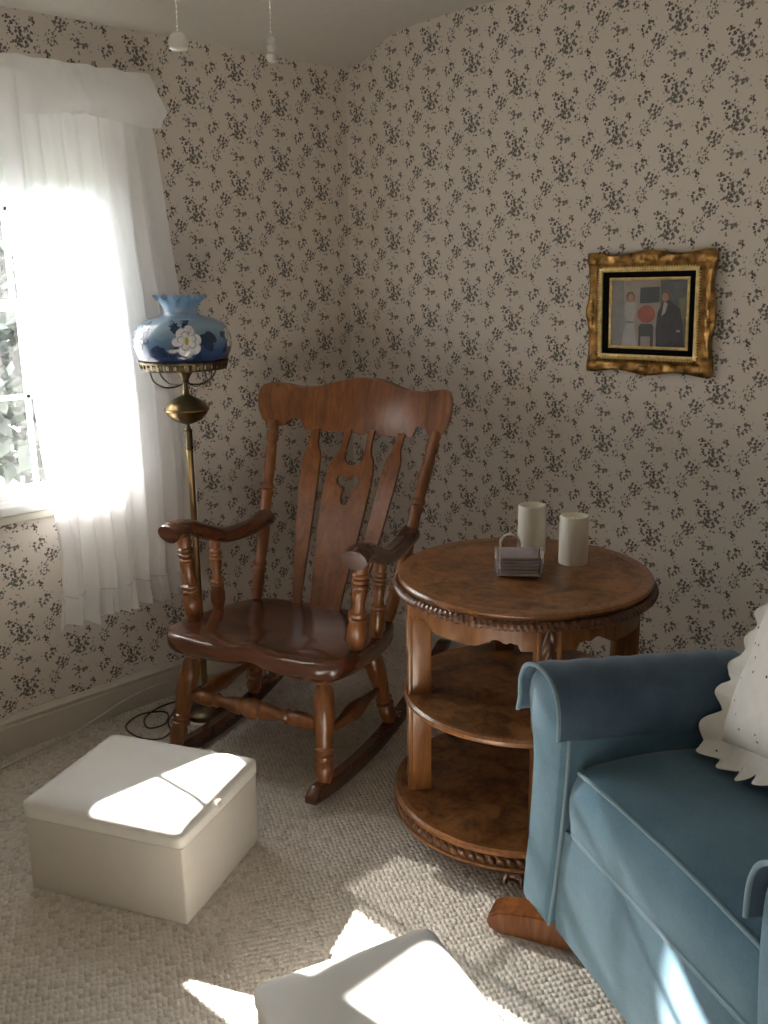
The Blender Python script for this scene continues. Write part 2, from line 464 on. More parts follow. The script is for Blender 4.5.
def window(n, y0, y1, z0, z1):
    w = struct(empty('window_%d' % n, (0, (y0 + y1) / 2, z0)))
    L = Matrix.Translation((0, -(y0 + y1) / 2, -z0))
    bm = bmesh.new()
    for lo_, hi_ in (((-.139, y0 + .001, z0 + .001), (-.002, y0 + .022, z1 - .001)), ((-.139, y1 - .022, z0 + .001), (-.002, y1 - .001, z1 - .001)), ((-.139, y0 + .022, z1 - .022), (-.002, y1 - .022, z1 - .001)), ((-.139, y0 + .022, z0 + .001), (-.03, y1 - .022, z0 + .012))):
        add_box(bm, lo_, hi_, .002, 1, M=L)
    obj('window_frame', bm, M_SASH, w)
    bm = bmesh.new()   # casing on the room side
    for lo_, hi_ in (((.001, y0 - .075, z0 - .015), (.018, y0 + .004, z1 + .07)), ((.001, y1 - .004, z0 - .015), (.018, y1 + .075, z1 + .07)), ((.001, y0 + .004, z1 - .004), (.018, y1 - .004, z1 + .07))):
        add_box(bm, lo_, hi_, .004, 2, M=L)
    obj('casing', bm, M_SASH, w)
    bm = bmesh.new(); add_box(bm, (-.028, y0 - .10, z0 - .028), (.028, y1 + .10, z0 + .004), .006, 3, M=L)
    for v in bm.verts: pass
    obj('window_stool', bm, M_SASH, w)
    bm = bmesh.new(); add_box(bm, (.001, y0 - .08, z0 - .055), (.02, y1 + .08, z0 - .028), .005, 2, M=L)
    obj('window_apron', bm, M_TRIM, w)
    zm = (z0 + z1) / 2 + .01
    for (xa, xb, za, zb) in ((-.068, -.040, z0 + .012, zm + .018), (-.104, -.076, zm - .018, z1 - .022)):
        bm = bmesh.new(); ya, yb = y0 + .023, y1 - .023
        fw = .045
        for lo_, hi_ in (((xa, ya, za), (xb, ya + fw, zb)), ((xa, yb - fw, za), (xb, yb, zb)), ((xa, ya + fw, za), (xb, yb - fw, za + (.038 if za < zm - .1 else .036))), ((xa, ya + fw, zb - (.036 if za < zm - .1 else .05)), (xb, yb - fw, zb))):
            add_box(bm, lo_, hi_, .003, 1, M=L)
        nc = 3
        for k in range(1, nc):
            y = ya + fw + (yb - ya - 2 * fw) * k / nc
            add_box(bm, (xa + .006, y - .008, za + .03), (xb - .006, y + .008, zb - .03), .002, 1, M=L)
        zc = (za + zb) / 2 + .01
        add_box(bm, (xa + .006, ya + .03, zc - .008), (xb - .006, yb - .03, zc + .008), .002, 1, M=L)
        s = obj('sash', bm, M_SASH, w)
        bm = bmesh.new(); xm = (xa + xb) / 2
        add_box(bm, (xm - .002, ya + .03, za + .025), (xm + .002, yb - .03, zb - .025), M=L)
        obj('pane', bm, M_PANE, s, smooth=False)
    return w
for i, wv in enumerate(WIN): window(i + 1, *wv)

# ------------------------------------------------------------------ curtains
def curtain(name, label, yA, yB, ztop, zbot, x0=.088, seed=0, edgeA=None, edgeB=None, folds=9, rufA=.0):
    """yA: right (corner side) edge, yB: left edge, as functions of z or constants"""
    fa = yA if callable(yA) else (lambda z: yA); fb = yB if callable(yB) else (lambda z: yB)
    c = thing(name, label, 'curtain', (x0, 0, 0))
    zr = zbot + .085
    def surf(u, v):
        z = ztop + (zr - ztop) * v
        a, b = fa(z), fb(z)
        y = a + (b - a) * u
        amp = .005 + .017 * min(1, v * 2.2)
        ph = seed + .5 * math.sin(v * 2 + seed)
        dx = amp * (math.sin(u * folds * 2 * PI + ph) + .5 * math.sin(u * folds * 3.3 * PI + 1.7 + seed - v * 1.4))
        y += .006 * math.sin(v * 9 + u * 5 + seed)
        return V(dx, y, z)
    bm = bmesh.new(); add_grid(bm, surf, 130, 50)
    obj('panel', bm, M_SHEER, c)
    def hem(u, v):
        p = surf(u, 1.0)
        k = math.sin(u * 34 * PI + seed) * .6 + .5 * math.sin(u * 20 * PI + 2 + seed)
        return V(p.x + (.004 + .020 * v) * k, p.y + .004 * math.sin(u * 30) + (.5 - u) * .03 * v, zr + .012 - .10 * v - .006 * math.sin(u * 26 + seed) * v - (u - .4) * .015 * v)
    bm = bmesh.new(); add_grid(bm, hem, 200, 8)
    obj('hem_ruffle', bm, M_SHEER, c)
    bm = bmesh.new(); add_tube(bm, [surf(i / 130, 1.0) + V(.002, 0, .004) for i in range(131)], .0022, 5)
    obj('hem_seam', bm, M_VAL, c)
    return c
def right_gap(z):  # free edge of the corner-side panel: flutters a little
    return -1.475 + .022 * math.sin((z - .4) * 3.0) * (1 if z < 1.6 else .6) + .03 * max(0, min(1, (1.0 - z) / .3))
curtain('sheer_curtain', 'sheer white ruffled curtain panel hanging on the corner side of the window', lambda z: -.905 + .010 * math.sin(z * 2) - .10 * max(0, z - 1.5), right_gap, 2.165, .428, seed=.6, folds=8)
curtain('sheer_curtain', 'sheer white curtain panel at the far left edge of the photo', -1.905, -2.44, 2.165, .428, seed=2.4, folds=8)
val = thing('valance', 'gathered white valance across the top of the window', 'valance', (.135, 0, 0))
def vside(z):
    if z > 2.085: return -.985 + (2.195 - z) / .11 * .055
    if z > 2.03: return -.930 - (2.085 - z) / .055 * .035
    return -.965
def vsurf(u, v):
    z = 2.195 + (2.045 - 2.195) * v
    a = vside(z)
    y = a + (-2.44 - a) * u ** 1.0
    g = math.sin(u * 150 + 2 * math.sin(u * 31)) * (.004 if v < .3 else .002)
    d = .008 * math.sin(u * 26 * PI * .5 + .4) * v + .009 * math.sin(u * 60 + v * 3) * v
    bulge = .006 * math.sin(min(1, v / .28) * PI) if v < .28 else 0
    tz = .002 * math.sin(u * 90) if v == 0 else 0
    # soft swag folds towards the middle of the window
    sw = .02 * math.sin(9 * v + u * 10) * max(0, min(1, (u - .33) * 6)) * v
    return V(d + g + bulge + sw, y, z + tz - (.012 * math.sin(u * 21 + 1) if v == 1 else 0))
bm = bmesh.new(); add_grid(bm, vsurf, 260, 30); obj('swag', bm, M_SHEER, val)
bm = bmesh.new()
def jab(u, v):   # lace jabot falling at the left
    z = 2.15 - (.30 + .16 * abs(math.sin(u * PI))) * v
    return V(.018 + .018 * math.sin(u * 8 * PI) * (.3 + v), -1.44 - .34 * u, z + .012 * math.sin(u * 46) * v)
add_grid(bm, jab, 80, 20); obj('jabot', bm, M_SHEER, val)
M_ROLL = mat_sheer('roller_fabric', .0, .10, (.74, .74, .71))
RS = thing('roller_blind', 'white roller blind drawn partly down inside the window top', 'blind', (-.030, -1.53, 2.07))
obj('roller', lathe([(0, -.397), (.013, -.397), (.013, .397), (0, .397)], 16, Matrix.Rotation(PI / 2, 4, 'X')), M_SASH, RS)
obj('blind_cloth', box((-.0135, -.393, -.205), (-.0125, .393, 0)), M_ROLL, RS, smooth=False)
obj('hem_bar', box((-.017, -.393, -.215), (-.009, .393, -.203), .002, 1), M_SASH, RS)
rod = thing('curtain_rod', 'thin white rod carrying the curtains above the window', 'curtain rod', (.085, 0, 2.185))
obj('rod', tube([(0, -.93, 0), (0, -2.44, 0)], .007, 10), M_SASH, rod)
for y in (-.935, -2.435):
    obj('bracket', tube([(-.084, y, -.004), (-.03, y, -.002), (0, y, 0)], .006, 8), M_SASH, rod)

# ------------------------------------------------------------------ rocking chair
CH = thing('rocking_chair', 'reddish brown wooden rocking chair with a trefoil cut in its back', 'chair', (.646, -.899, 0), math.radians(18.36))
# seat: saddle-scooped plank
def seat_outline(n=96):
    ctrl = [(0, -.262), (.16, -.268), (.27, -.272), (.325, -.245), (.345, -.17), (.342, -.05), (.325, .08), (.29, .19), (.23, .235), (.1, .25), (0, .252)]
    right = [(p.x, p.y) for p in catmull([(x, y, 0) for x, y in ctrl], 8)]
    left = [(-x, y) for x, y in reversed(right)][1:-1]
    return right + left
ol = seat_outline()
bm = bmesh.new()
def seat_top(x, y):
    z = .452 - .07 * (y + .27)
    r = math.hypot(x / .27, (y + .0) / .23)
    sc = .026 * max(0, 1 - r ** 2) ** .8
    for s in (-1, 1): sc += .010 * max(0, 1 - ((x - s * .13) / .11) ** 2) * max(0, 1 - ((y + .20) / .16) ** 2)
    front = max(0, (-y - .19) / .08)
    return z - sc - .016 * min(1, front) ** 2 * (1 - .5 * max(0, 1 - (x / .05) ** 2))
rings = []
K = [0, .12, .25, .38, .5, .62, .74, .86, .95]
cen = bm.verts.new((0, 0, seat_top(0, 0)))
for k in K[1:]: rings.append([bm.verts.new((x * k, y * k, seat_top(x * k, y * k))) for x, y in ol])
for k, dz in ((.985, .002), (1.0, .010), (1.0, .044), (.985, .056), (.95, .060)):
    rings.append([bm.verts.new((x * k, y * k, min(seat_top(x * .95, y * .95), 1) - dz)) for x, y in ol])
n = len(ol)
for i in range(n): bm.faces.new((cen, rings[0][i], rings[0][(i + 1) % n]))
for A, B in zip(rings, rings[1:]):
    for i in range(n): bm.faces.new((A[i], B[i], B[(i + 1) % n], A[(i + 1) % n]))
bm.faces.new(rings[-1])
obj('seat', bm, M_SEATW, CH, sharp=.9)
LEG = [(0, .017), (.04, .019), (.07, .026), (.095, .027), (.115, .020), (.135, .020), (.15, .027), (.165, .027), (.18, .020), (.195, .0205), (.23, .026), (.32, .031), (.42, .0315), (.55, .028), (.66, .024), (.70, .022), (.715, .028), (.735, .0285), (.75, .021), (.765, .022), (.78, .029), (.80, .029), (.815, .021), (.84, .024), (.88, .0265), (.93, .025), (.97, .021), (1, .018)]
POST = [(0, .017), (.06, .021), (.14, .027), (.24, .0275), (.32, .023), (.345, .0265), (.37, .0265), (.385, .022), (.40, .0265), (.425, .0265), (.445, .019), (.52, .016), (.60, .0195), (.68, .022), (.705, .019), (.72, .024), (.745, .024), (.76, .019), (.775, .024), (.80, .024), (.815, .019), (.83, .023), (.85, .023), (.87, .018), (.93, .0215), (1, .018)]
STR = [(0, .010), (.06, .014), (.13, .021), (.19, .0225), (.23, .016), (.245, .021), (.26, .016), (.29, .014), (.36, .021), (.42, .024), (.44, .018), (.46, .025), (.5, .028), (.54, .025), (.56, .018), (.58, .024), (.64, .021), (.71, .014), (.74, .016), (.755, .021), (.77, .016), (.81, .0225), (.87, .021), (.94, .014), (1, .010)]
SIDE = [(0, .010), (.15, .012), (.3, .018), (.42, .026), (.5, .029), (.58, .026), (.7, .018), (.85, .012), (1, .010)]
BAR = [(0, .010), (.2, .012), (.5, .016), (.8, .012), (1, .010)]
def rz_bottom(y): return (y + .06) ** 2 / (2 * 1.55)
RX = .283
for s in (-1, 1):
    # rocker runner
    bm = bmesh.new(); N = 40
    def rk(i, a):
        y = -.365 + (.66 + .365) * i
        zb = rz_bottom(y); e = min(1, (1 - i) / .04 + .25, i / .02 + .45)
        h = .052 * e if i < .5 else .052 * min(1, (1 - i) / .06 + .35)
        w = .020
        x, z = [(-w, 0), (-w * .8, -.0), (w * .8, -.0), (w, 0)][0], 0
        return y, zb, h, w
    prev = None
    for i in range(N + 1):
        y, zb, h, w = rk(i / N, 0)
        ring = [bm.verts.new((s * RX + x * w, y, zb + z * h)) for x, z in ((-.8, 0), (.8, 0), (1, .12), (1, .85), (.75, 1), (-.75, 1), (-1, .85), (-1, .12))]
        if prev:
            for k in range(8): bm.faces.new((prev[k], prev[(k + 1) % 8], ring[(k + 1) % 8], ring[k]))
        else: bm.faces.new(ring)
        prev = ring
    bm.faces.new(prev)
    obj('rocker', bm, M_SEATW, CH, sharp=.8)
    ft, ff = V(s * .243, -.2, .415), V(s * RX, -.285, rz_bottom(-.285) + .044)
    bt, bf = V(s * .222, .12, .395), V(s * RX, .165, rz_bottom(.165) + .044)
    obj('leg', spindle(ft, ff, LEG, scale=1.1), M_MAPLE, CH); obj('leg', spindle(bt, bf, LEG, scale=1.05), M_MAPLE, CH)
    a = ft.lerp(ff, .62); b = bt.lerp(bf, .60)
    obj('side_stretcher', spindle(a, b, SIDE, 16), M_MAPLE, CH)
    if s < 0: fa_, ba_ = ft.lerp(ff, .52), bt.lerp(bf, .38)
    else:
        obj('front_stretcher', spindle(fa_, ft.lerp(ff, .52), STR, 18, 1.2), M_MAPLE, CH)
        obj('back_stretcher', spindle(ba_, bt.lerp(bf, .38), BAR, 14), M_MAPLE, CH)
    # arm: S-curved, scrolled at the front
    path = catmull([(s * .346, -.182, .748), (s * .344, -.148, .757), (s * .338, -.09, .752), (s * .328, -.01, .718), (s * .318, .08, .685), (s * .308, .17, .679), (s * .300, .24, .684), (s * .294, .318, .700)], 6)
    bm = bmesh.new()
    def ar(t):
        thick = .034 if t < .14 else .028
        if t > .85: thick = .026 + (t - .85) * .06
        wid = .043 if t < .25 else .035
        if t < .02: return (thick * .96, wid * .97)
        return (thick, wid)
    add_tube(bm, path, ar, 16, up=(0, 0, 1))
    obj('armrest', bm, M_SEATW, CH, sharp=1.0)
    obj('arm_post', spindle((s * .310, -.118, .435), (s * .335, -.115, .728), POST, scale=1.15), M_MAPLE, CH)
    obj('arm_post', spindle((s * .312, .02, .428), (s * .324, .035, .682), POST, scale=.95), M_MAPLE, CH)
    BP = [(0, .016), (.04, .020), (.10, .022), (.14, .020), (.155, .025), (.17, .025), (.18, .020), (.19, .025), (.205, .025), (.22, .019), (.27, .022), (.36, .024), (.43, .022), (.46, .022), (.50, .021), (.57, .020), (.585, .025), (.60, .025), (.61, .019), (.62, .024), (.635, .024), (.65, .0185), (.74, .0215), (.84, .0205), (.88, .018), (.89, .023), (.905, .023), (.955, .018), (.925, .023), (.94, .023), (.95, .018), (.975, .022), (1, .019)]
    obj('back_post', spindle((s * .268, .19, .42), (s * .333, .448, 1.035), BP), M_MAPLE, CH)
# crest rail
def crest_y(x, z): return .522 - (x / .35) ** 2 * .088 + (z - 1.02) * .22
top = [(0, 1.196), (.05, 1.194), (.10, 1.184), (.15, 1.169), (.20, 1.160), (.25, 1.160), (.30, 1.170), (.345, 1.177), (.375, 1.170), (.388, 1.150), (.391, 1.115), (.385, 1.075), (.372, 1.045), (.355, 1.026), (.335, 1.018), (.31, 1.016), (.292, 1.020)]
notch = [(.288, 1.030), (.274, 1.043), (.255, 1.046), (.238, 1.038), (.229, 1.022), (.222, 1.004)]
bot = [(.20, 1.000), (.12, .998), (0, .997)]
half = top + notch + bot
loop = half + [(-x, z) for x, z in reversed(half[1:-1])]
loop = dense(loop, .014)
# thin slices across x so the bow stays smooth
bm = bmesh.new(); add_plate(bm, [loop], lambda u, v, w: V(u, crest_y(u, v) + w, v), .026)
obj('crest_rail', bm, M_MAPLE, CH, sharp=.6)
# slats
def back_y(x, z):
    t = max(0, min(1, (z - .40) / .62))
    return .212 + (.515 - (x / .35) ** 2 * .085 - .212) * (t * .55 + .45 * t * t) + .018 * math.sin(t * PI) * 1.0
def slat(xc0, xc1, prof):
    r = [(xc0 + (xc1 - xc0) * (z - .42) / .6 + h, z) for z, h in prof]
    l = [(xc0 + (xc1 - xc0) * (z - .42) / .6 - h, z) for z, h in reversed(prof)]
    return r + l
sp = [(.405, .017), (.44, .017), (.50, .021), (.60, .027), (.72, .032), (.82, .034), (.90, .033), (.925, .030), (.945, .020), (.96, .016), (.985, .015), (1.012, .015)]
for s in (-1, 1):
    L = dense(slat(s * .118, s * .178, sp), .02)
    obj('slat', plate([L], lambda u, v, w: V(u, back_y(u, v) + w, v), .014), M_MAPLE, CH)
sz = [(.39, .060), (.45, .062), (.55, .072), (.65, .083), (.75, .090), (.83, .093), (.88, .092), (.912, .082), (.930, .068), (.945, .062), (.98, .060), (1.012, .060)]
outer = [(h, z) for z, h in sz]
ucut = [(.036, 1.012), (.038, .97), (.039, .945)] + [(.039 * math.cos(a), .925 - .035 * math.sin(a)) for a in [PI * k / 12 for k in range(0, 13)]] + [(-.039, .945), (-.038, .97), (-.036, 1.012)]
outl = outer + ucut + [(-h, z) for z, h in reversed(sz)]
tre = []
for k in range(72):   # trefoil: two lobes above, one below
    a = 2 * PI * k / 72
    r = .031 + .014 * math.cos(3 * (a - PI / 6))
    tre.append((r * 1.2 * math.cos(a), .822 + r * (1.15 if math.sin(a) > 0 else 1.45) * math.sin(a)))
obj('splat', plate([dense(outl, .02), tre], lambda u, v, w: V(u, back_y(u, v) + w, v), .015), M_MAPLE, CH)

# ------------------------------------------------------------------ round tiered table
TX, TY, TZ, TR = 1.478, -.732, .762, .353
TB = thing('side_table', 'round three-tier carved brown wood table beside the blue armchair', 'table', (TX, TY, 0), 0)
bm = lathe([(0, TZ - .022), (TR - .012, TZ - .022), (TR - .004, TZ - .016), (TR - .002, TZ - .008), (TR - .006, TZ - .002), (TR - .016, TZ), (TR - .03, TZ - .002), (TR - .036, TZ - .0015), (0, TZ - .0015)], 128)
bm.faces.ensure_lookup_table()
for f in bm.faces:
    c = f.calc_center_median()
    if math.hypot(c.x, c.y) < TR - .034 and c.z > TZ - .01: f.material_index = 1
obj('tabletop', bm, [M_TABLE, M_BURL], TB)
def rope(R, z, r, n, twist=1.0, N=None, hz=1.0):
    bm = bmesh.new(); N = N or n * 8; K = 10
    def fn(u, v):
        th = 2 * PI * u; ph = 2 * PI * v
        rr = r * (1 + .15 * math.cos(n * th + twist * ph * 1.0 + 0))
        return V((R + rr * math.cos(ph)) * math.cos(th), (R + rr * math.cos(ph)) * math.sin(th), z + rr * hz * math.sin(ph))
    add_grid(bm, fn, N, K, True, True); return bm
obj('rope_edge', rope(TR - .004, TZ - .034, .0125, 140, 3), M_CARVE, TB)
def ring_solid(R0, R1, zt, zb_fn, n=240):
    bm = bmesh.new()
    rows = []
    for k in range(n):
        a = 2 * PI * k / n; zb = zb_fn(a); c, s = math.cos(a), math.sin(a)
        rows.append([bm.verts.new((R * c, R * s, z)) for R, z in ((R0, zt), (R1, zt), (R1, zb), (R0, zb))])
    for k in range(n):
        A, B = rows[k], rows[(k + 1) % n]
        for j in range(4): bm.faces.new((A[j], A[(j + 1) % 4], B[(j + 1) % 4], B[j]))
    return bm
cam_xy = V(2.998, -2.778, 0)
A0 = math.atan2(-2.778 - TY, 2.998 - TX) + math.radians(12)      # the leg that faces the camera
LA = [A0 + k * PI / 2 for k in range(4)]
def apron(a):
    d = abs(((a - A0 + PI / 4) % (PI / 2)) - PI / 4)     # angle from the nearest leg
    m = d / (PI / 4)
    if m < .30: return TZ - .048 - .062
    if m < .36: return TZ - .048 - .044
    if m < .50: return TZ - .048 - .036 - .010 * math.sin((m - .36) / .14 * PI)
    return TZ - .048 - .036 - .026 * (.5 - .5 * math.cos(min(1, (m - .5) / .28) * PI))
obj('apron', ring_solid(TR - .055, TR - .032, TZ - .022, apron), M_TABLE, TB, sharp=.5)
MZ = .415; BZ = .115
def shelf(name, R, z, th, mats):
    bm = lathe([(0, z - th), (R - .006, z - th), (R, z - th * .7), (R, z - th * .3), (R - .006, z), (R - .02, z - .0012), (0, z - .0012)], 128)
    for f in bm.faces:
        c = f.calc_center_median()
        if c.z > z - .004 and math.hypot(c.x, c.y) < R - .02: f.material_index = 1
    return obj(name, bm, mats, TB)
shelf('middle_shelf', .338, MZ, .022, [M_TABLE, M_BURL])
shelf('bottom_shelf', .366, BZ, .022, [M_TABLE, M_BURL])
bm = lathe([(.30, BZ - .062), (.362, BZ - .062), (.368, BZ - .056), (.368, BZ - .050), (.356, BZ - .046), (.356, BZ - .026), (.350, BZ - .021), (.30, BZ - .021)], 128, cap=False)
obj('lower_rim', bm, M_TABLE, TB)
bm = bmesh.new()   # gadroon beads round the lower rim
for k in range(84):
    a = 2 * PI * k / 84
    M = Matrix.Rotation(a, 4, 'Z') @ Matrix.Translation((.357, 0, BZ - .036)) @ Matrix.Rotation(.75, 4, 'X')
    add_lathe(bm, [(0, -.0165), (.006, -.015), (.0105, -.008), (.0115, 0), (.0105, .008), (.006, .015), (0, .0165)], 8, M)
obj('gadroon_band', bm, M_CARVE, TB)
for a in LA:
    R = Matrix.Rotation(a, 4, 'Z')
    bm = bmesh.new()
    add_box(bm, (.262, -.030, BZ - .002), (.318, .030, TZ - .022), .004, 2)
    for s in (-1, 1): add_box(bm, (.314, s * .026 - .005, BZ), (.328, s * .026 + .005, TZ - .024), .003, 2)
    for v in bm.verts: v.co = R @ v.co
    leg = obj('leg', bm, M_TABLE, TB)
    bm = bmesh.new()
    def carve(u, v):
        y = -.021 + .042 * u; z = BZ + .004 + (TZ - .03 - BZ) * v
        w = math.sin(v * 60 + abs(u - .5) * 9) * math.cos((u - .5) * PI)
        return R @ V(.3185 + .006 * math.cos((u - .5) * PI) + .0045 * w + .003 * math.sin(v * 23) * math.cos((u - .5) * PI), y, z)
    add_grid(bm, carve, 12, 260)
    obj('carving', bm, M_CARVE, leg, sharp=2)
    bm = bmesh.new()   # carved claw foot
    Mf = Matrix.Rotation(a - .17, 4, 'Z') @ Matrix.Translation((.288, 0, 0)) @ Matrix.Diagonal((1.3, 1.3, 1.0, 1))
    add_lathe(bm, [(0, 0), (.026, 0), (.038, .008), (.042, .022), (.038, .036), (.028, .046), (.034, .054), (0, .054)], 40, Mf, rmod=lambda q, z: 1 + .10 * abs(math.cos(q * 4)) * (1 if z < .045 else .4))
    for q in (-.7, 0, .7):
        P = [Mf @ V(math.cos(q) * d, math.sin(q) * d, z) for d, z in ((.030, .046), (.044, .034), (.052, .018), (.054, .006))]
        add_tube(bm, P, lambda t: .010 - .003 * t, 8)
    obj('foot', bm, M_CARVE, TB)

# candles, coaster holder
def candle(label, x, y, h, r=.041):
    c = thing('candle', label, 'candle', (x, y, TZ - .0003), random.random() * 3, 'ivory pillar candles on the round table')
    bm = lathe([(0, 0), (r - .001, 0), (r, .003), (r, h - .006), (r - .002, h - .001), (r - .005, h), (r - .008, h - .003), (r - .011, h - .012), (r - .02, h - .017), (0, h - .019)], 48,
               rmod=lambda a, z: 1 + (.012 * math.sin(a * 2 + 1) + .006 * math.sin(a * 5)) * (1 if z > h - .02 else .25))
    obj('wax_body', bm, M_WAX, c)
    obj('wick', tube([(0, 0, h - .021), (.001, 0, h - .014), (.002, .001, h - .008)], .0016, 6), M_WICK, c)
candle('ivory pillar candle standing behind the wire coaster holder, nearer the rocking chair', 1.388, -.578, .146)
candle('ivory pillar candle standing nearer the gilt picture, right of the other candle', 1.534, -.578, .139)
HX, HY = 1.482, -.765
ha = math.radians(41)
H = thing('coaster_holder', 'small silver wire coaster holder with loop handles on the round table', 'coaster holder', (HX, HY, TZ - .0005), ha)
H.scale = (1.1, 1.1, 1.1)
hw = .056
for s in (-1, 1):
    pts = [(s * hw, -.030, .003), (s * hw, -.030, .038)] + [(s * hw, -.030 * math.cos(a), .038 + .026 * math.sin(a)) for a in [PI * k / 10 for k in range(1, 10)]] + [(s * hw, .030, .038), (s * hw, .030, .003)]
    obj('side_loop', tube(pts, .0044, 8), M_WIRE, H)
    ends = [(s * .034, -.0545, .003), (s * .034, -.0545, .045), (s * .034, -.04, .062)]
for y in (-.030, .030):
    obj('base_rail', tube([(-hw, y, .003), (hw, y, .003)], .003, 8), M_WIRE, H)
pts0 = [(-.024, .030, .003), (-.024, .050, .003), (-.024, .056, .012), (-.024, .056, .045)] + [(-.024 * math.cos(a), .056, .060 + .026 * math.sin(a)) for a in [PI * k / 8 for k in range(0, 9)]] + [(.024, .056, .045), (.024, .056, .012), (.024, .050, .003), (.024, .030, .003)]
pts = [(x - .018, y, z) for x, y, z in pts0]
obj('handle', tube(catmull(pts, 3), .0040, 8), M_WIRE, H)
bm = bmesh.new(); add_box(bm, (-.047, -.047, 0), (.047, .047, .0064), .002, 2)
proto = None
names = ['topmost', 'second from the top', 'third from the top', 'third from the bottom', 'second from the bottom', 'bottom']
me = None
for k in range(6):
    i = 5 - k
    if me is None:
        o = obj('coaster', bm, M_SLATE); me = o
    else:
        o = me.copy(); COL.objects.link(o)
    o.scale = (1.1, 1.1, 1.1); o.location = (HX, HY, TZ + .0078 + k * .0091); o.rotation_euler = (0, 0, ha + random.uniform(-.03, .03))
    tag(o, 'thin lilac grey square coaster, %s of the stack in the wire holder' % names[i], 'coaster', 'coasters stacked in the wire holder')

# ------------------------------------------------------------------ floor lamp
LP = thing('floor_lamp', 'brass floor lamp with a flower-painted blue glass shade between window and rocking chair', 'lamp', (.272, -1.008, 0), 0)
LP.rotation_euler = (.0015, -.0015, 0)
obj('foot_plate', lathe([(0, .0), (.080, .0), (.084, .004), (.084, .012), (.080, .016), (0, .016)], 48), M_MARBLE, LP)
obj('base_dome', lathe([(0, .015), (.074, .015), (.079, .020), (.078, .034), (.070, .042), (.05, .048), (.028, .056), (.018, .075), (.014, .10), (0, .10)], 48), M_DBRASS, LP)
bm = bmesh.new(); add_lathe(bm, [(.0, .09), (.011, .09), (.011, .98), (.013, .985), (.013, .99), (.010, .995), (.010, .998), (0, .998)], 20)
obj('pole', bm, M_BRASS, LP)
obj('upper_sleeve', lathe([(0, .995), (.0125, .995), (.014, 1.0), (.0125, 1.01), (.0125, 1.055), (.015, 1.06), (.010, 1.066), (.006, 1.075), (.006, 1.09), (0, 1.09)], 20), M_DBRASS, LP)
obj('font_bowl', lathe([(0, 1.080), (.012, 1.082), (.03, 1.088), (.052, 1.100), (.067, 1.116), (.071, 1.126), (.075, 1.129), (.075, 1.135), (.071, 1.138), (.066, 1.148), (.052, 1.161), (.033, 1.171), (.018, 1.178), (.012, 1.185), (.010, 1.20), (0, 1.20)], 48), M_BRASS, LP)
obj('burner', lathe([(0, 1.195), (.008, 1.195), (.009, 1.215), (.014, 1.222), (.012, 1.23), (.020, 1.245), (.032, 1.262), (.036, 1.275), (.030, 1.28), (0, 1.28)], 32), M_DBRASS, LP)
bm = bmesh.new()   # pierced gallery ring
def gal(u, v):
    a = 2 * PI * u
    z = 1.267 + .028 * v; r = .139 + .006 * v + .0025 * math.sin(a * 36) * math.sin(v * PI)
    if v == 0: z += .004 * abs(math.sin(a * 18))
    return V(r * math.cos(a), r * math.sin(a), z)
tmpg = add_grid(bm, gal, 216, 4, True, False)
dele = [f for f in bm.faces if False]
fl = list(bm.faces); kill = []
for i in range(216):
    for j in (1, 2):
        if i % 6 in (2, 3): kill.append(fl[i * 4 + j])
bmesh.ops.delete(bm, geom=kill, context='FACES_ONLY')
add_tube(bm, [V(.145 * math.cos(2 * PI * k / 64), .145 * math.sin(2 * PI * k / 64), 1.295) for k in range(64)], .004, 8, True)
add_tube(bm, [V(.139 * math.cos(2 * PI * k / 64), .139 * math.sin(2 * PI * k / 64), 1.269) for k in range(64)], .002, 6, True)
obj('gallery_ring', bm, mat_plain('pierced_brass', (.12, .09, .05), .4, 1.0, vary=.35, scale=40), LP)
for k in range(4):
    a = k * PI / 2 + .1
    pts = catmull([(.141 * math.cos(a), .141 * math.sin(a), 1.272), (.125 * math.cos(a), .125 * math.sin(a), 1.235), (.08 * math.cos(a), .08 * math.sin(a), 1.212), (.03 * math.cos(a), .03 * math.sin(a), 1.213), (.008 * math.cos(a), .008 * math.sin(a), 1.222)], 6)
    obj('support_arm', tube(pts, .0028, 8), M_DBRASS, LP)
# glass shade: squat bowl with a ruffled crown
def mat_shade():
    t = NT('painted_blue_glass'); c = t.coord()
    sep = t.n('SeparateXYZ'); t.l(c, sep.inputs[0])
    n = t.noise(t.mapping(c, (1, 1, 1.6)), 14, 3, .5, .5)
    f = t.math('ADD', t.math('DIVIDE', t.math('SUBTRACT', sep.outputs[2], 1.29), .20), t.math('MULTIPLY', t.math('SUBTRACT', n, .5), .35))
    col = t.ramp(f, [(.0, (.012, .026, .085)), (.20, (.035, .08, .19)), (.38, (.12, .21, .34)), (.56, (.27, .38, .47)), (.78, (.25, .37, .49)), (1.0, (.16, .28, .42))])
    b = t.bsdf(col, .12, 0, .6, None, .6, coat_rough=.03)
    tl = t.n('BsdfTranslucent'); t.l(col, tl.inputs[0])
    m = t.n('MixShader'); m.inputs[0].default_value = .22; t.l(b, m.inputs[1]); t.l(tl.outputs[0], m.inputs[2])
    return t.done(m.outputs[0])
M_SHADE = mat_shade()
M_LEAF = mat_plain('painted_leaf', (.012, .03, .085), .15, coat=.5, vary=.3, scale=60)
M_PETAL = mat_plain('painted_petal', (.78, .79, .83), .15, coat=.5, vary=.18, scale=40)
M_PETALD = mat_plain('painted_petal_edge', (.36, .40, .52), .15, coat=.5, vary=.2, scale=40)
M_POLLEN = mat_plain('painted_stamen', (.45, .42, .08), .2, coat=.5)
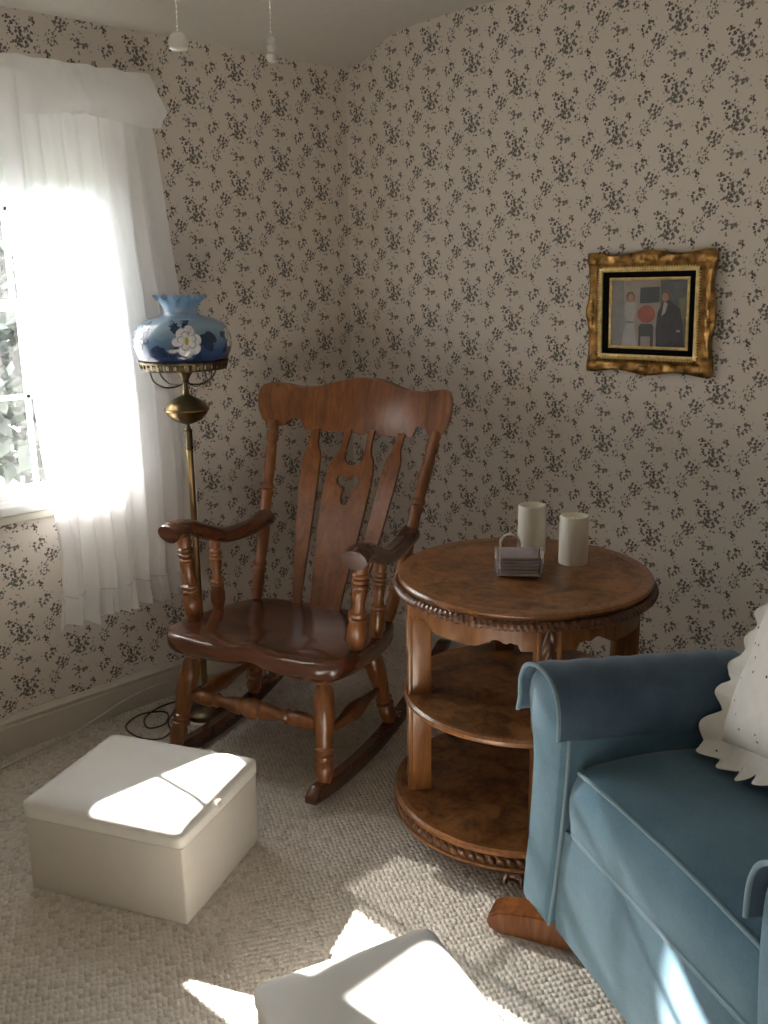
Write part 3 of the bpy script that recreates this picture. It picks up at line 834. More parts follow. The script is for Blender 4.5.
SP = [(.140, 1.290), (.148, 1.296), (.157, 1.312), (.163, 1.332), (.165, 1.350), (.163, 1.368), (.157, 1.386), (.145, 1.404), (.125, 1.419), (.098, 1.430), (.072, 1.436), (.060, 1.440), (.057, 1.446), (.058, 1.454), (.061, 1.466), (.067, 1.478), (.075, 1.489), (.083, 1.496)]
SP = [(r * .975, z + .004) for r, z in SP]
SPc = [(p.x, p.z) for p in catmull([(r, 0, z) for r, z in SP], 3)]
def shade_r(z):
    for (r0, z0), (r1, z1) in zip(SPc, SPc[1:]):
        if z0 <= z <= z1: return r0 + (r1 - r0) * (z - z0) / (z1 - z0 + 1e-9)
    return .1
bm = bmesh.new()
seg = 144; rings = []
for r, z in SPc:
    k = max(0, (z - 1.462) / .030)
    rings.append([bm.verts.new((r * (1 + .07 * k * math.sin(12 * a)) * math.cos(a), r * (1 + .07 * k * math.sin(12 * a)) * math.sin(a), z + .007 * k * math.sin(12 * a + .6))) for a in [2 * PI * q / seg for q in range(seg)]])
for A, B in zip(rings, rings[1:]):
    for q in range(seg): bm.faces.new((A[q], A[(q + 1) % seg], B[(q + 1) % seg], B[q]))
def paint(theta, zc, pts, mi, off):
    """patch painted on the shade: pts in metres (along, up)"""
    def P(x, y):
        z = max(1.293, min(1.43, zc + y)); r = shade_r(z) + off
        a = theta + x / .158
        return V(r * math.cos(a), r * math.sin(a), z)
    cx = sum(p[0] for p in pts) / len(pts); cy = sum(p[1] for p in pts) / len(pts)
    N = 4; rr = []
    for k in range(1, N + 1): rr.append([bm.verts.new(P(cx + (x - cx) * k / N, cy + (y - cy) * k / N)) for x, y in pts])
    c = bm.verts.new(P(cx, cy)); n = len(pts)
    for i in range(n):
        f = bm.faces.new((c, rr[0][i], rr[0][(i + 1) % n])); f.material_index = mi
    for A, B in zip(rr, rr[1:]):
        for i in range(n):
            f = bm.faces.new((A[i], B[i], B[(i + 1) % n], A[(i + 1) % n])); f.material_index = mi
def petal(ang, L, W, base=.003):
    out = []
    for k in range(14):
        q = 2 * PI * k / 14
        d = base + L * .5 * (1 - math.cos(q)); w = W * math.sin(q) * (.55 + .45 * (1 - math.cos(q)) / 2)
        out.append((d * math.cos(ang) - w * math.sin(ang), d * math.sin(ang) + w * math.cos(ang)))
    return out
def flower(theta, zc, S=1.0, seed=0):
    rnd = random.Random(seed)
    def put(pts, mi, off): paint(theta, zc, [(x * S, y * S) for x, y in pts], mi, off)
    for k in range(7): put(petal(rnd.uniform(0, 6.28), rnd.uniform(.048, .066), .015, .012), 1, .0005 + .00002 * k)
    for k in range(6):      # broad outer petals with a grey edge
        a = k * PI / 3 + rnd.uniform(-.25, .25); L = rnd.uniform(.031, .040); W = rnd.uniform(.015, .020)
        put(petal(a, L, W), 3, .0010 + .00006 * k); put(petal(a + .06, L * .94, W * .84, .004), 2, .0017 + .00006 * k)
        put(petal(a + .02, L * .55, W * .10, .006), 3, .0025)
    for k in range(5):      # cupped inner petals
        a = k * 2 * PI / 5 + .4 + rnd.uniform(-.2, .2)
        put(petal(a, .021, .011), 3, .0028 + .00005 * k); put(petal(a + .05, .019, .009, .002), 2, .0033 + .00005 * k)
    put([(.0045 * math.cos(q) - .001, .010 * math.sin(q)) for q in [2 * PI * k / 12 for k in range(12)]], 4, .0040)
thc = math.atan2(-2.778 + 1.008, 2.998 - .272)
flower(thc + .09, 1.368, 1.30, 3)
for dth, dz in ((.55, -.012), (.62, .014), (-.55, -.022), (-.42, -.03), (.2, -.036)):
    paint(thc + dth, 1.36 + dz, [(x * 1.1, y * 1.0) for x, y in petal(dth * 4, .045, .02, -.02)], 1, .0005)
flower(thc + 1.25, 1.372, .95, 5); flower(thc - 1.05, 1.368, .85, 8); flower(thc + 2.5, 1.355, 1, 9); flower(thc - 2.3, 1.355, 1, 11)
obj('glass_shade', bm, [M_SHADE, M_LEAF, M_PETAL, M_PETALD, M_POLLEN], LP)
cord = catmull([(-.10, -.01, .012), (-.155, .05, .008), (-.19, -.06, .008), (-.15, -.165, .008), (-.07, -.20, .008), (-.055, -.14, .009), (-.13, -.09, .010), (-.185, -.16, .008), (-.14, -.25, .008), (-.04, -.262, .008), (.03, -.22, .008), (.01, -.16, .008), (-.07, -.115, .011), (-.21, .06, .007), (-.235, .20, .007), (-.24, .40, .02)], 8)
obj('lamp_cord', tube(cord, .0032, 6), M_BCORD, LP)

# white cable along the baseboard
wc = catmull([(.19, -2.35, .004), (.14, -1.95, .004), (.095, -1.70, .004), (.055, -1.47, .004), (.024, -1.30, .024), (.0215, -1.20, .050), (.0215, -1.10, .064), (.0215, -1.00, .064), (.0215, -.90, .050), (.0215, -.78, .024), (.026, -.66, .005), (.03, -.45, .004)], 10)
tag(obj('power_cord', tube(wc, .0036, 8), M_WCORD), 'thin white cable running along the baseboard under the window', 'cord')

# ------------------------------------------------------------------ cube ottomans
def ottoman(label, corner, rz, L, Wd, H, tab=True):
    """corner: front corner; local x along the long side, local y along the short side"""
    o = thing('storage_ottoman', label, 'ottoman', corner, rz, 'cream box ottomans')
    bm = bmesh.new(); add_box(bm, (0, 0, 0), (L, Wd, H - .048), .006, 3)
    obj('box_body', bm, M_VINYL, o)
    bm = bmesh.new()
    e = .006
    N = 28
    def topz(x, y):
        u = min(x, 1 - x) * L; v = min(y, 1 - y) * Wd
        f = (min(1, u / .06) * (2 - min(1, u / .06))) * (min(1, v / .06) * (2 - min(1, v / .06)))
        return H - .010 + .018 * f ** .8
    def rc(x, y):    # rounded plan
        r = .022; px, py = -e + x * (L + 2 * e), -e + y * (Wd + 2 * e)
        lx, ly = -e + r, -e + r; hx, hy = L + e - r, Wd + e - r
        cx = min(max(px, lx), hx); cy = min(max(py, ly), hy)
        d = V(px - cx, py - cy, 0)
        if d.length > r * .999 and abs(d.x) > 1e-6 and abs(d.y) > 1e-6:
            m = max(abs(d.x), abs(d.y)); d = d * (m / d.length)
        return cx + d.x, cy + d.y
    def lidtop(u, v):
        x, y = rc(u, v); return V(x, y, topz(u, v))
    g = add_grid(bm, lidtop, N, N)
    per = [g[i][0] for i in range(N)] + [g[N][j] for j in range(N)] + [g[i][N] for i in range(N, 0, -1)] + [g[0][j] for j in range(N, 0, -1)]
    prev = per
    for z, s in ((H - .022, 1.002), (H - .040, 1.0), (H - .046, .99)):
        cur = [bm.verts.new((L / 2 + (p.co.x - L / 2) * s, Wd / 2 + (p.co.y - Wd / 2) * s, z)) for p in per]
        for i in range(len(per)):
            j = (i + 1) % len(per); bm.faces.new((prev[i], cur[i], cur[j], prev[j]))
        prev = cur
    bm.faces.new(prev)
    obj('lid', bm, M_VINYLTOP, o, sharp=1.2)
    if tab:
        bm = bmesh.new(); add_box(bm, (L + .007, Wd * .40, H - .026), (L + .013, Wd * .40 + .020, H - .006), .002, 1)
        obj('pull_tab', bm, M_VINYL, o)
    return o
d1 = math.atan2(1.721 - 1.888, 0) if False else math.atan2(-1.703 + 1.904, 1.194 - .772)
ottoman('cream box ottoman with hinged lid on the carpet in front of the rocking chair', (.772, -1.904, 0), d1, .470, .392, .262)
d2 = math.atan2(-.097, .283)
ottoman('cream padded ottoman with a sunlit top at the bottom edge of the photo', (1.728, -1.884, 0), d2, .475, .372, .262, tab=False)

# ------------------------------------------------------------------ blue armchair
ua, va = math.radians(-26.5), math.radians(57)
AU, AV = V(math.cos(ua), math.sin(ua), 0), V(math.cos(va), math.sin(va), 0)
AO = V(1.800, -1.145, 0)
AC = thing('armchair', 'blue velour armchair with piped seams on a wooden base at the right edge', 'armchair', AO)
def A(u, v, z): return AU * u + AV * v + V(0, 0, z)
# arm section (u, z), outer side first, measured on the front panel
SEC = [(.004, .095), (.012, .17), (.024, .26), (.034, .36), (.040, .46), (.038, .53), (.022, .59), (.010, .635), (.010, .675), (.030, .708), (.070, .724), (.115, .722), (.150, .704), (.166, .67), (.170, .62), (.168, .54), (.160, .44), (.148, .34), (.132, .22), (.110, .10)]
SECc = [(p.x, p.z) for p in catmull([(a, 0, b) for a, b in SEC], 4)]
ARM_L = .66
def arm(mirror):
    W = .955
    f = (lambda u: W - u) if mirror else (lambda u: u)
    bm = bmesh.new()
    rings = []
    n = len(SECc); cu = sum(a for a, b in SECc) / n; cz = sum(b for a, b in SECc) / n
    for v, s in ((.0, .90), (.004, .955), (.012, .99), (.024, 1.0), (.2, 1.0), (.45, 1.0), (ARM_L, 1.0)):
        sag = -.02 * v / ARM_L
        rings.append([bm.verts.new(A(f(cu + (a - cu) * s), v, cz + (b - cz) * s + (sag if b > .5 else 0))) for a, b in SECc])
    for P, Q in zip(rings, rings[1:]):
        for i in range(n): bm.faces.new((P[i], P[(i + 1) % n], Q[(i + 1) % n], Q[i]))
    bm.faces.new(rings[0]); bm.faces.new(rings[-1])
    o = obj('arm', bm, M_BLUE, AC, sharp=1.0)
    bm = bmesh.new(); add_tube(bm, [A(f(a), .016, b) for a, b in SECc], .0045, 8)
    obj('piping', bm, M_PIPE, o)
    return f
fL = arm(False); fR = arm(True)
# body / front apron
def fpanel(u, v):
    uu = .108 + (.955 - .216) * u + (.046 - .092 * u) * v
    z = .085 + .285 * v
    return A(uu, .024 - .008 * math.sin(v * PI) + .010 * (1 - v), z)
bm = bmesh.new()
g = add_grid(bm, fpanel, 24, 16)
gb = add_grid(bm, lambda u, v: fpanel(u, v) + AV * .06, 24, 16)
for j in range(16):
    for i in (0, 24): bm.faces.new((g[i][j], g[i][j + 1], gb[i][j + 1], gb[i][j]))
for i in range(24):
    for j in (0, 16): bm.faces.new((g[i][j], g[i + 1][j], gb[i + 1][j], gb[i][j]))
obj('front_panel', bm, M_BLUE, AC)
bm = bmesh.new(); P = [A(.14, .09, .12), A(.815, .09, .12), A(.815, .64, .12), A(.14, .64, .12)]
lo_ = [bm.verts.new(p) for p in P]; hi_ = [bm.verts.new(p + V(0, 0, .25)) for p in P]
bm.faces.new(lo_); bm.faces.new(hi_)
for i in range(4): bm.faces.new((lo_[i], lo_[(i + 1) % 4], hi_[(i + 1) % 4], hi_[i]))
obj('seat_deck', bm, M_BLUE, AC)
# seat cushion, rounded box
bm = bmesh.new()
CU0, CU1, CV0, CV1, CZ0, CZ1 = .171, .784, .022, .60, .372, .540
def cush(u, v):
    """u around the section front->back, v across"""
    return None
NU, NVv = 64, 30
def csec(u):     # section in (v, z): rounded rectangle, front boxed
    per = [(CV0 + .004, CZ0 - .004), (CV0 - .004, CZ0 + .02), (CV0 - .008, (CZ0 + CZ1) / 2), (CV0 + .004, CZ1 - .035), (CV0 + .022, CZ1 - .010), (CV0 + .07, CZ1 + .004), (CV0 + .2, CZ1 + .016), (CV0 + .38, CZ1 + .006), (CV1 - .03, CZ1 - .015), (CV1, CZ1 - .06), (CV1, CZ0 + .03), (CV1 - .03, CZ0), (CV0 + .38, CZ0 - .002), (CV0 + .2, CZ0 - .002), (CV0 + .06, CZ0 - .003)]
    return per
secc = [(p.x, p.z) for p in catmull([(a, 0, b) for a, b in csec(0)], 5, closed=True)]
rings = []
for k in range(NVv + 1):
    t = k / NVv; u = CU0 + (CU1 - CU0) * t
    e = min(t, 1 - t) * (CU1 - CU0)
    s = 1 - .10 * max(0, 1 - e / .035) ** 2
    crown = .012 * math.sin(t * PI)
    cz = (CZ0 + CZ1) / 2; cvv = (CV0 + CV1) / 2
    rings.append([bm.verts.new(A(u, cvv + (a - cvv) * (1 - (1 - s) * .25), cz + (b - cz) * s + (crown if b > cz else 0))) for a, b in secc])
n = len(secc)
for P, Q in zip(rings, rings[1:]):
    for i in range(n): bm.faces.new((P[i], P[(i + 1) % n], Q[(i + 1) % n], Q[i]))
bm.faces.new(rings[0]); bm.faces.new(rings[-1])
cu = obj('seat_cushion', bm, M_BLUE, AC, sharp=1.0)
for (vv, zz) in ((CV0 + .014, CZ1 - .012), (CV0 + .004, CZ0 + .012)):
    bm = bmesh.new()
    pts = [A(CU0 + (CU1 - CU0) * k / 30, vv - .006 + (.02 if k in (0, 30) else 0), zz + .012 * math.sin(PI * k / 30) * (1 if zz > .45 else 0) - (.006 if k in (0, 30) else 0)) for k in range(31)]
    add_tube(bm, pts, .0045, 8); obj('piping', bm, M_PIPE, cu)
# backrest
bm = bmesh.new()
def bk(u, v):
    a = 2 * PI * v; x = .12 + .715 * u
    e = min(u, 1 - u) * .62; s = 1 - .25 * max(0, 1 - e / .06) ** 2
    cvx, czx = .74, .72
    return A(x, cvx + .11 * s * math.copysign(abs(math.cos(a)) ** .6, math.cos(a)) + .10 * (math.sin(a)) * .6, czx + .36 * s * math.copysign(abs(math.sin(a)) ** .6, math.sin(a)))
g = add_grid(bm, bk, 20, 40, False, True)
bm.faces.new(g[0]); bm.faces.new(g[20])
obj('backrest', bm, M_BLUE, AC, sharp=1.0)
# wooden swivel base: hub and four curved feet
bm = lathe([(0, .0), (.09, .0), (.10, .01), (.10, .11), (0, .13)], 32, Matrix.Translation(A(.40, .53, 0)))
obj('swivel_hub', bm, M_SEATW, AC)
M_FOOT = mat_wood('base_wood', (.10, .03, .010), (.20, .068, .02), (.30, .12, .04), .25, .6)
hub = A(.40, .53, 0)
tipL = V(1.722, -1.165, 0) - AO
a_l = math.atan2(tipL.y - hub.y, tipL.x - hub.x); Lf = math.hypot(tipL.x - hub.x, tipL.y - hub.y)
for k in range(4):
    a = a_l + k * PI / 2
    R = Matrix.Translation((hub.x, hub.y, 0)) @ Matrix.Rotation(a, 4, 'Z')
    LL = Lf if k == 0 else .42
    prof = [(.05, 0), (LL - .03, 0), (LL - .008, .008), (LL, .026), (LL - .006, .046), (LL - .028, .060), (LL - .07, .068), (LL - .16, .078), (LL - .26, .086), (.05, .10)]
    pc = [(x, y) for x, y in dense(prof, .03)]
    bm = plate([pc], lambda u, v, w: R @ V(u, w - .036, v), .072)
    bmesh.ops.recalc_face_normals(bm, faces=bm.faces)
    es = [e for e in bm.edges if len(e.link_faces) == 2 and e.calc_face_angle(0) > 1.2]
    bmesh.ops.bevel(bm, geom=es, offset=.006, segments=2, affect='EDGES', clamp_overlap=True)
    obj('foot', bm, M_FOOT, AC, sharp=.6)
# loose arm covers draped over the arms
def cover(f, label, mir):
    i0 = [i for i, (a, b) in enumerate(SECc) if b > .605][0]; 
    idx = [i for i, (a, b) in enumerate(SECc)]
    sec = [(a, b) for a, b in SECc if b > .60]
    lo_inner = .599
    extra = [(a, b) for k, (a, b) in enumerate(SECc) if k > len(SECc) / 2 and lo_inner < b <= .60]
    sec = sec + extra
    n = len(sec); bm = bmesh.new()
    # outward normals in section
    nr = []
    for i in range(n):
        p, q = sec[max(i - 1, 0)], sec[min(i + 1, n - 1)]
        t = V(q[0] - p[0], q[1] - p[1], 0).normalized(); nr.append((-t.y, t.x))
    def S(u, v, off):
        i = min(n - 1, int(round(v * (n - 1)))); a, b = sec[i]; na = nr[i]
        flare = .022 * max(0, 1 - v / .10) ** 1.2
        vv = -.014 + (.46 + .014) * u
        w = off + .0015 * math.sin(u * 40 + v * 9)
        sag = -.02 * max(0, vv) / ARM_L
        return A(f(a + na[0] * (w) - flare), vv, b + na[1] * (w) + sag - flare * .4)
    NU_ = 30
    gi = add_grid(bm, lambda u, v: S(u, v, .0068), NU_, n - 1); go = add_grid(bm, lambda u, v: S(u, v, .0120), NU_, n - 1)
    for i in range(NU_):
        for j in (0, n - 1): bm.faces.new((gi[i][j], gi[i + 1][j], go[i + 1][j], go[i][j]))
    for j in range(n - 1):
        for i in (0, NU_): bm.faces.new((gi[i][j], gi[i][j + 1], go[i][j + 1], go[i][j]))
    o = obj('armrest_cover', bm, M_COVER, sharp=1.2); o.location = AO
    tag(o, label, 'arm cover', 'blue armrest covers')
    bm = bmesh.new(); add_tube(bm, [S(0, v / (n - 1), .0094) for v in range(n)], .0048, 8)
    obj('hem', bm, M_PIPE, o)
cover(fL, 'darker blue fabric cover draped over the armchair arm nearest the round table', False)
cover(fR, 'darker blue fabric cover on the armchair arm cut off at the right edge', True)

# ruffled pillow leaning in the back of the armchair
PW = .215
pc = AO + A(.425, .40, .575 + .245)
nrm = (-AV * .90 - AU * .02 + V(0, 0, .42)).normalized()
px = (AU - nrm * AU.dot(nrm)).normalized(); py = nrm.cross(px); 
if py.z < 0: py = -py
rot_ = math.radians(6)
px, py = px * math.cos(rot_) + py * math.sin(rot_), py * math.cos(rot_) - px * math.sin(rot_)
def rest(bm):   # the soft pillow yields where it meets the seat and the arm
    inv = Matrix(((AU.x, AV.x, 0), (AU.y, AV.y, 0), (0, 0, 1))).inverted()
    for v in bm.verts:
        q = inv @ (v.co + pc - AO)
        q.x = max(q.x, .182 + .002 * (v.index % 3)); q.z = max(q.z, .578 + (.02 * max(0, .578 - q.z)))
        v.co = A(q.x, q.y, q.z) + AO - pc
PL = thing('pillow', 'white eyelet pillow with a ruffled edge leaning in the blue armchair', 'pillow', pc)
def pcush(side):
    def fn(u, v):
        x, y = 2 * u - 1, 2 * v - 1
        h = .075 * ((1 - x ** 4) * (1 - y ** 4)) ** .6
        h += .004 * mnoise.noise(V(x * 3, y * 3, side)) * (1 - x ** 2) * (1 - y ** 2) * 3
        k = 1 - .05 * (x * x) * (1 - y * y) - .0
        return px * (x * PW * (1 - .07 * (1 - y * y))) + py * (y * PW * (1 - .07 * (1 - x * x))) + nrm * (h * side)
    return fn
bm = bmesh.new()
add_grid(bm, pcush(1), 30, 30); add_grid(bm, pcush(-1), 30, 30)
bmesh.ops.remove_doubles(bm, verts=bm.verts, dist=.0005)
rest(bm); obj('cushion_body', bm, M_EYE, PL, sharp=1.5)
bm = bmesh.new(); NR = 600
def ruf(u, v):
    s = u * 4; side = int(s) % 4; t = s - int(s)
    e = 2 * t - 1; bow = 1 - .07 * (1 - e * e)
    c = [(e, -bow), (bow, e), (-e, bow), (-bow, -e)][side]
    o_ = [(0, -1), (1, 0), (0, 1), (-1, 0)][side]
    # round the outward direction near the corners
    d = V(c[0], c[1], 0).normalized() * (abs(e) ** 6) * .9 + V(o_[0], o_[1], 0) * (1 - abs(e) ** 6 * .5)
    d.normalize()
    ph = u * 2 * PI * 30 + 1.6 * math.sin(u * 17)
    wv = math.sin(ph) + .35 * math.sin(u * 2 * PI * 11 + 1)
    wid = .058 + .008 * math.sin(u * 2 * PI * 7)
    off = v * wid * (.72 + .42 * abs(math.sin(ph / 2 + .7)))
    lat = V(0, 0, 0)
    h = .010 * wv * v ** .7 + .020 * v
    return px * (c[0] * PW * .985 + d.x * off + lat.x) + py * (c[1] * PW * .985 + d.y * off + lat.y) + nrm * h
add_grid(bm, ruf, NR, 8, True, False)
rest(bm); obj('ruffle', bm, M_EYE, PL, sharp=1.5)

# ------------------------------------------------------------------ framed photograph
FW, FH = .442, .368
FP = thing('framed_photograph', 'ornate gilt frame holding a photograph of a couple on the right wall', 'picture', (1.407, -.004, 1.434), 0)
FP.scale = (1, .68, 1); FP.rotation_euler = (math.radians(1.5), math.radians(-.6), 0)
def rect_sweep(bm, hw_in, hh_in, prof, wob=None, mi=0, n=60):
    """prof: (outward, depth) profile swept round a rectangle with mitred corners; depth grows towards the room (-y)"""
    def loop(o):
        a, b = hw_in + o, hh_in + o
        P = []
        for (x0, z0), (x1, z1) in (((-a, -b), (a, -b)), ((a, -b), (a, b)), ((a, b), (-a, b)), ((-a, b), (-a, -b))):
            for k in range(n): t = k / n; P.append((x0 + (x1 - x0) * t, z0 + (z1 - z0) * t, t))
        return P
    rings = []
    for j, (o, d) in enumerate(prof):
        P = loop(o); R = []
        for k, (x, z, t) in enumerate(P):
            w = wob(t, j, k // n) if wob else (0, 0)
            s = k // n
            on = [(0, -1), (1, 0), (0, 1), (-1, 0)][s]
            R.append(bm.verts.new((x + on[0] * w[0], -(d + w[1]), z + on[1] * w[0])))
        rings.append(R)
    N = 4 * n
    for P, Q in zip(rings, rings[1:]):
        for i in range(N):
            f = bm.faces.new((P[i], P[(i + 1) % N], Q[(i + 1) % N], Q[i])); f.material_index = mi
iw, ih = .132, .103      # visible photo half-size
ow, oh = .165, .132   # outer moulding inner opening
prof_o = [(.010, .003), (.053, .003), (.056, .016), (.057, .024), (.048, .032), (.036, .030), (.028, .026), (.022, .028), (.016, .034), (.010, .036)]
def wobo(t, j, s):
    if j in (1, 2, 3, 4, 5):
        c = .5 - abs(t - .5)
        k = .0055 * math.cos(t * 2 * PI * 2) * (1 if .06 < t < .94 else 0)
        if t < .08 or t > .92: k = .003
        return (k if j in (1, 2, 3) else k * .5, .003 * math.cos(t * 2 * PI * 4) + (.004 if abs(t - .5) < .05 and j > 2 else 0))
    return (0, 0)
bm = bmesh.new(); rect_sweep(bm, ow, oh, prof_o, wobo, n=80)
for sx in (-1, 1):
    for sz_ in (-1, 1):   # corner ornaments
        add_lathe(bm, [(0, 0), (.016, 0), (.018, .004), (.012, .010), (.014, .012), (.007, .017), (0, .019)], 16, Matrix.Translation((sx * (ow + .036), -.026, sz_ * (oh + .036))) @ Matrix.Rotation(PI / 2, 4, 'X'), rmod=lambda a, z: 1 + .15 * math.cos(5 * a))
for (x, z, ln, hz) in ((0, oh + .04, .05, 1), (0, -oh - .04, .05, 1), (ow + .04, 0, .05, 0), (-ow - .04, 0, .05, 0)):
    for k in range(-2, 3):
        add_lathe(bm, [(0, -.002), (.010 - .002 * abs(k), 0), (.007, .006), (0, .009)], 10, Matrix.Translation((x + (k * .015 if hz else 0), -.029, z + (0 if hz else k * .015))) @ Matrix.Rotation(PI / 2, 4, 'X'))
obj('gilt_moulding', bm, M_GILT, FP, sharp=.9)
bm = bmesh.new()
rect_sweep(bm, ow - .002, oh - .002, [(.012, .030), (.012, .038), (.006, .040), (0, .037), (0, .026)], n=80)
for s, L_ in ((0, ow), (1, oh)):
    for sg in (-1, 1):
        m = int(L_ * 2 / .009)
        for k in range(m):
            q = -L_ + (k + .5) * 2 * L_ / m
            c = (q, -.036, sg * (oh + .012)) if s == 0 else (sg * (ow + .012), -.036, q)
            add_lathe(bm, [(0, -.003), (.003, -.002), (.0035, .0), (.002, .003), (0, .0035)], 6, Matrix.Translation(c) @ Matrix.Rotation(PI / 2, 4, 'X'))
obj('beaded_liner', bm, M_GILTL, FP)
bm = bmesh.new(); rect_sweep(bm, iw + .008, ih + .008, [(0, .018), (0, .021), (ow - iw - .006, .030), (ow - iw - .006, .02)], n=4)
# velvet mat must meet the moulding on both axes
for v in bm.verts:
    if abs(abs(v.co.z) - (ih + .008 + ow - iw - .006)) < 1e-5: v.co.z = math.copysign(oh + .002, v.co.z)
obj('velvet_mat', bm, M_VELVET, FP, sharp=.5)
bm = bmesh.new(); rect_sweep(bm, iw, ih, [(.009, .012), (.009, .026), (.005, .028), (0, .025), (0, .012)], n=4)
obj('inner_fillet', bm, M_GILTL, FP, sharp=.5)
# the photograph: flat print built from colour patches
pm = {k: mat_plain('print_' + k, tuple(min(.8, q * 1.9) for q in c), .5, vary=v, scale=40) for k, c, v in (
    ('wall', (.34, .30, .27), .10), ('dark', (.045, .055, .07), .2), ('navy', (.030, .036, .06), .2), ('dress', (.52, .48, .43), .08), ('skin', (.42, .24, .17), .1),
    ('hair', (.16, .12, .10), .2), ('red', (.36, .10, .07), .15), ('shirt', (.6, .58, .56), .05), ('slate', (.10, .12, .14), .2), ('grey', (.22, .21, .21), .15), ('green', (.17, .19, .13), .2))}
pk = list(pm); bm = bmesh.new(); lay = [0]
def patch(mat, pts):
    lay[0] += 1; y = -.0165 - lay[0] * .00006
    vs = [bm.verts.new((x * iw, y, z * ih)) for x, z in pts]
    f = bm.faces.new(vs); f.material_index = pk.index(mat)
    if f.normal.y > 0 or True:
        f.normal_update()
        if f.normal.y > 0: f.normal_flip()
def ell(cx, cz, a, b, n=20): return [(cx + a * math.cos(2 * PI * k / n), cz + b * math.sin(2 * PI * k / n)) for k in range(n)]
patch('wall', [(-1.02, -1.02), (1.02, -1.02), (1.02, 1.02), (-1.02, 1.02)])
patch('grey', [(-1, -1), (-.62, -1), (-.70, 1), (-1, 1)])
patch('slate', [(.30, -1), (1.02, -1), (1.02, 1), (.30, 1)])
patch('green', [(.78, -.15), (1.0, -.15), (1.0, .45), (.78, .45)])
patch('dark', [(-.24, .30), (.28, .34), (.28, .80), (-.24, .78)])
patch('red', ell(-.06, -.02, .24, .27))
patch('dark', [(-.26, -1), (-.20, -1), (-.20, -.70), (.06, -.70), (.06, -1), (.14, -1), (.14, -.40), (.10, -.32), (-.20, -.32), (-.26, -.40)])
patch('dress', [(-.72, -1), (-.30, -1), (-.36, -.55), (-.40, -.25), (-.34, .10), (-.36, .30), (-.44, .36), (-.56, .36), (-.66, .26), (-.66, .0), (-.60, -.25), (-.68, -.6)])
patch('grey', [(-.60, -.30), (-.40, -.30), (-.40, -.25), (-.60, -.25)])
patch('hair', ell(-.50, .50, .12, .16)); patch('skin', ell(-.49, .47, .075, .12))
patch('navy', [(.22, -1), (.96, -1), (.90, -.3), (.82, .15), (.62, .32), (.56, .42), (.42, .42), (.34, .25), (.24, .05), (.20, -.5)])
patch('shirt', [(.40, .36), (.50, .30), (.44, .02), (.34, -.08)])
patch('hair', ell(.47, .54, .12, .17)); patch('skin', ell(.43, .49, .085, .13))
patch('shirt', [(.74, -.55), (.84, -.55), (.84, -.48), (.74, -.48)])
obj('photo_print', bm, [pm[k] for k in pk], FP, smooth=False, recalc=False)
obj('glass', box((-iw - .004, -.0215, -ih - .004), (iw + .004, -.0195, ih + .004)), M_PICG, FP, smooth=False)
obj('backing', box((-ow - .006, -.0155, -oh - .006), (ow + .006, -.003, oh + .006)), M_VELVET, FP, smooth=False)

# ------------------------------------------------------------------ pull chains of the ceiling fan above
def pull(label, x, y, z, bell):
    c = thing('pull_chain', label, 'pull chain', (x, y, z), 0, 'pull chains hanging from the ceiling')
    bm = bmesh.new(); zt = 2.456 - z
    n = int((zt - .03) / .0075)
    for k in range(n):
        zz = .022 + k * (zt - .022) / n
        add_lathe(bm, [(0, -.0022), (.0019, -.0012), (.0019, .0012), (0, .0022)], 6, Matrix.Translation((0, 0, zz)))
    add_tube(bm, [(0, 0, .02), (0, 0, zt)], .0007, 5)
    obj('bead_chain', bm, M_WIRE, c, sharp=2)
    if bell: pr = [(0, -.010), (.009, -.0095), (.0155, -.006), (.0172, -.001), (.0162, .006), (.0150, .012), (.0120, .0165), (.004, .019), (0, .020)]
    else: pr = [(0, -.014), (.007, -.012), (.0105, -.006), (.0105, -.001), (.006, .003), (.0085, .008), (.0085, .013), (.005, .017), (.0075, .021), (.005, .027), (0, .028)]
    obj('knob', lathe(pr, 24), M_KNOB, c)
    obj('ceiling_cup', lathe([(0, zt - .012), (.016, zt - .012), (.02, zt - .004), (.02, zt + .002), (0, zt + .002)], 20), M_SASH, c)
def mat_knob():
    t = NT('clear_plastic_knob'); tr = t.n('BsdfTransparent'); b = t.bsdf((.75, .74, .70), .12, 0, .6)
    m = t.n('MixShader'); m.inputs[0].default_value = .5; t.l(tr.outputs[0], m.inputs[1]); t.l(b, m.inputs[2]); return t.done(m.outputs[0])
M_KNOB = mat_knob()
pull('bell-ended pull chain hanging above the window curtain', 1.533, -1.800, 1.942, True)
pull('pull chain with a slim turned knob, hanging nearer the room corner', 1.623, -1.674, 1.930, False)

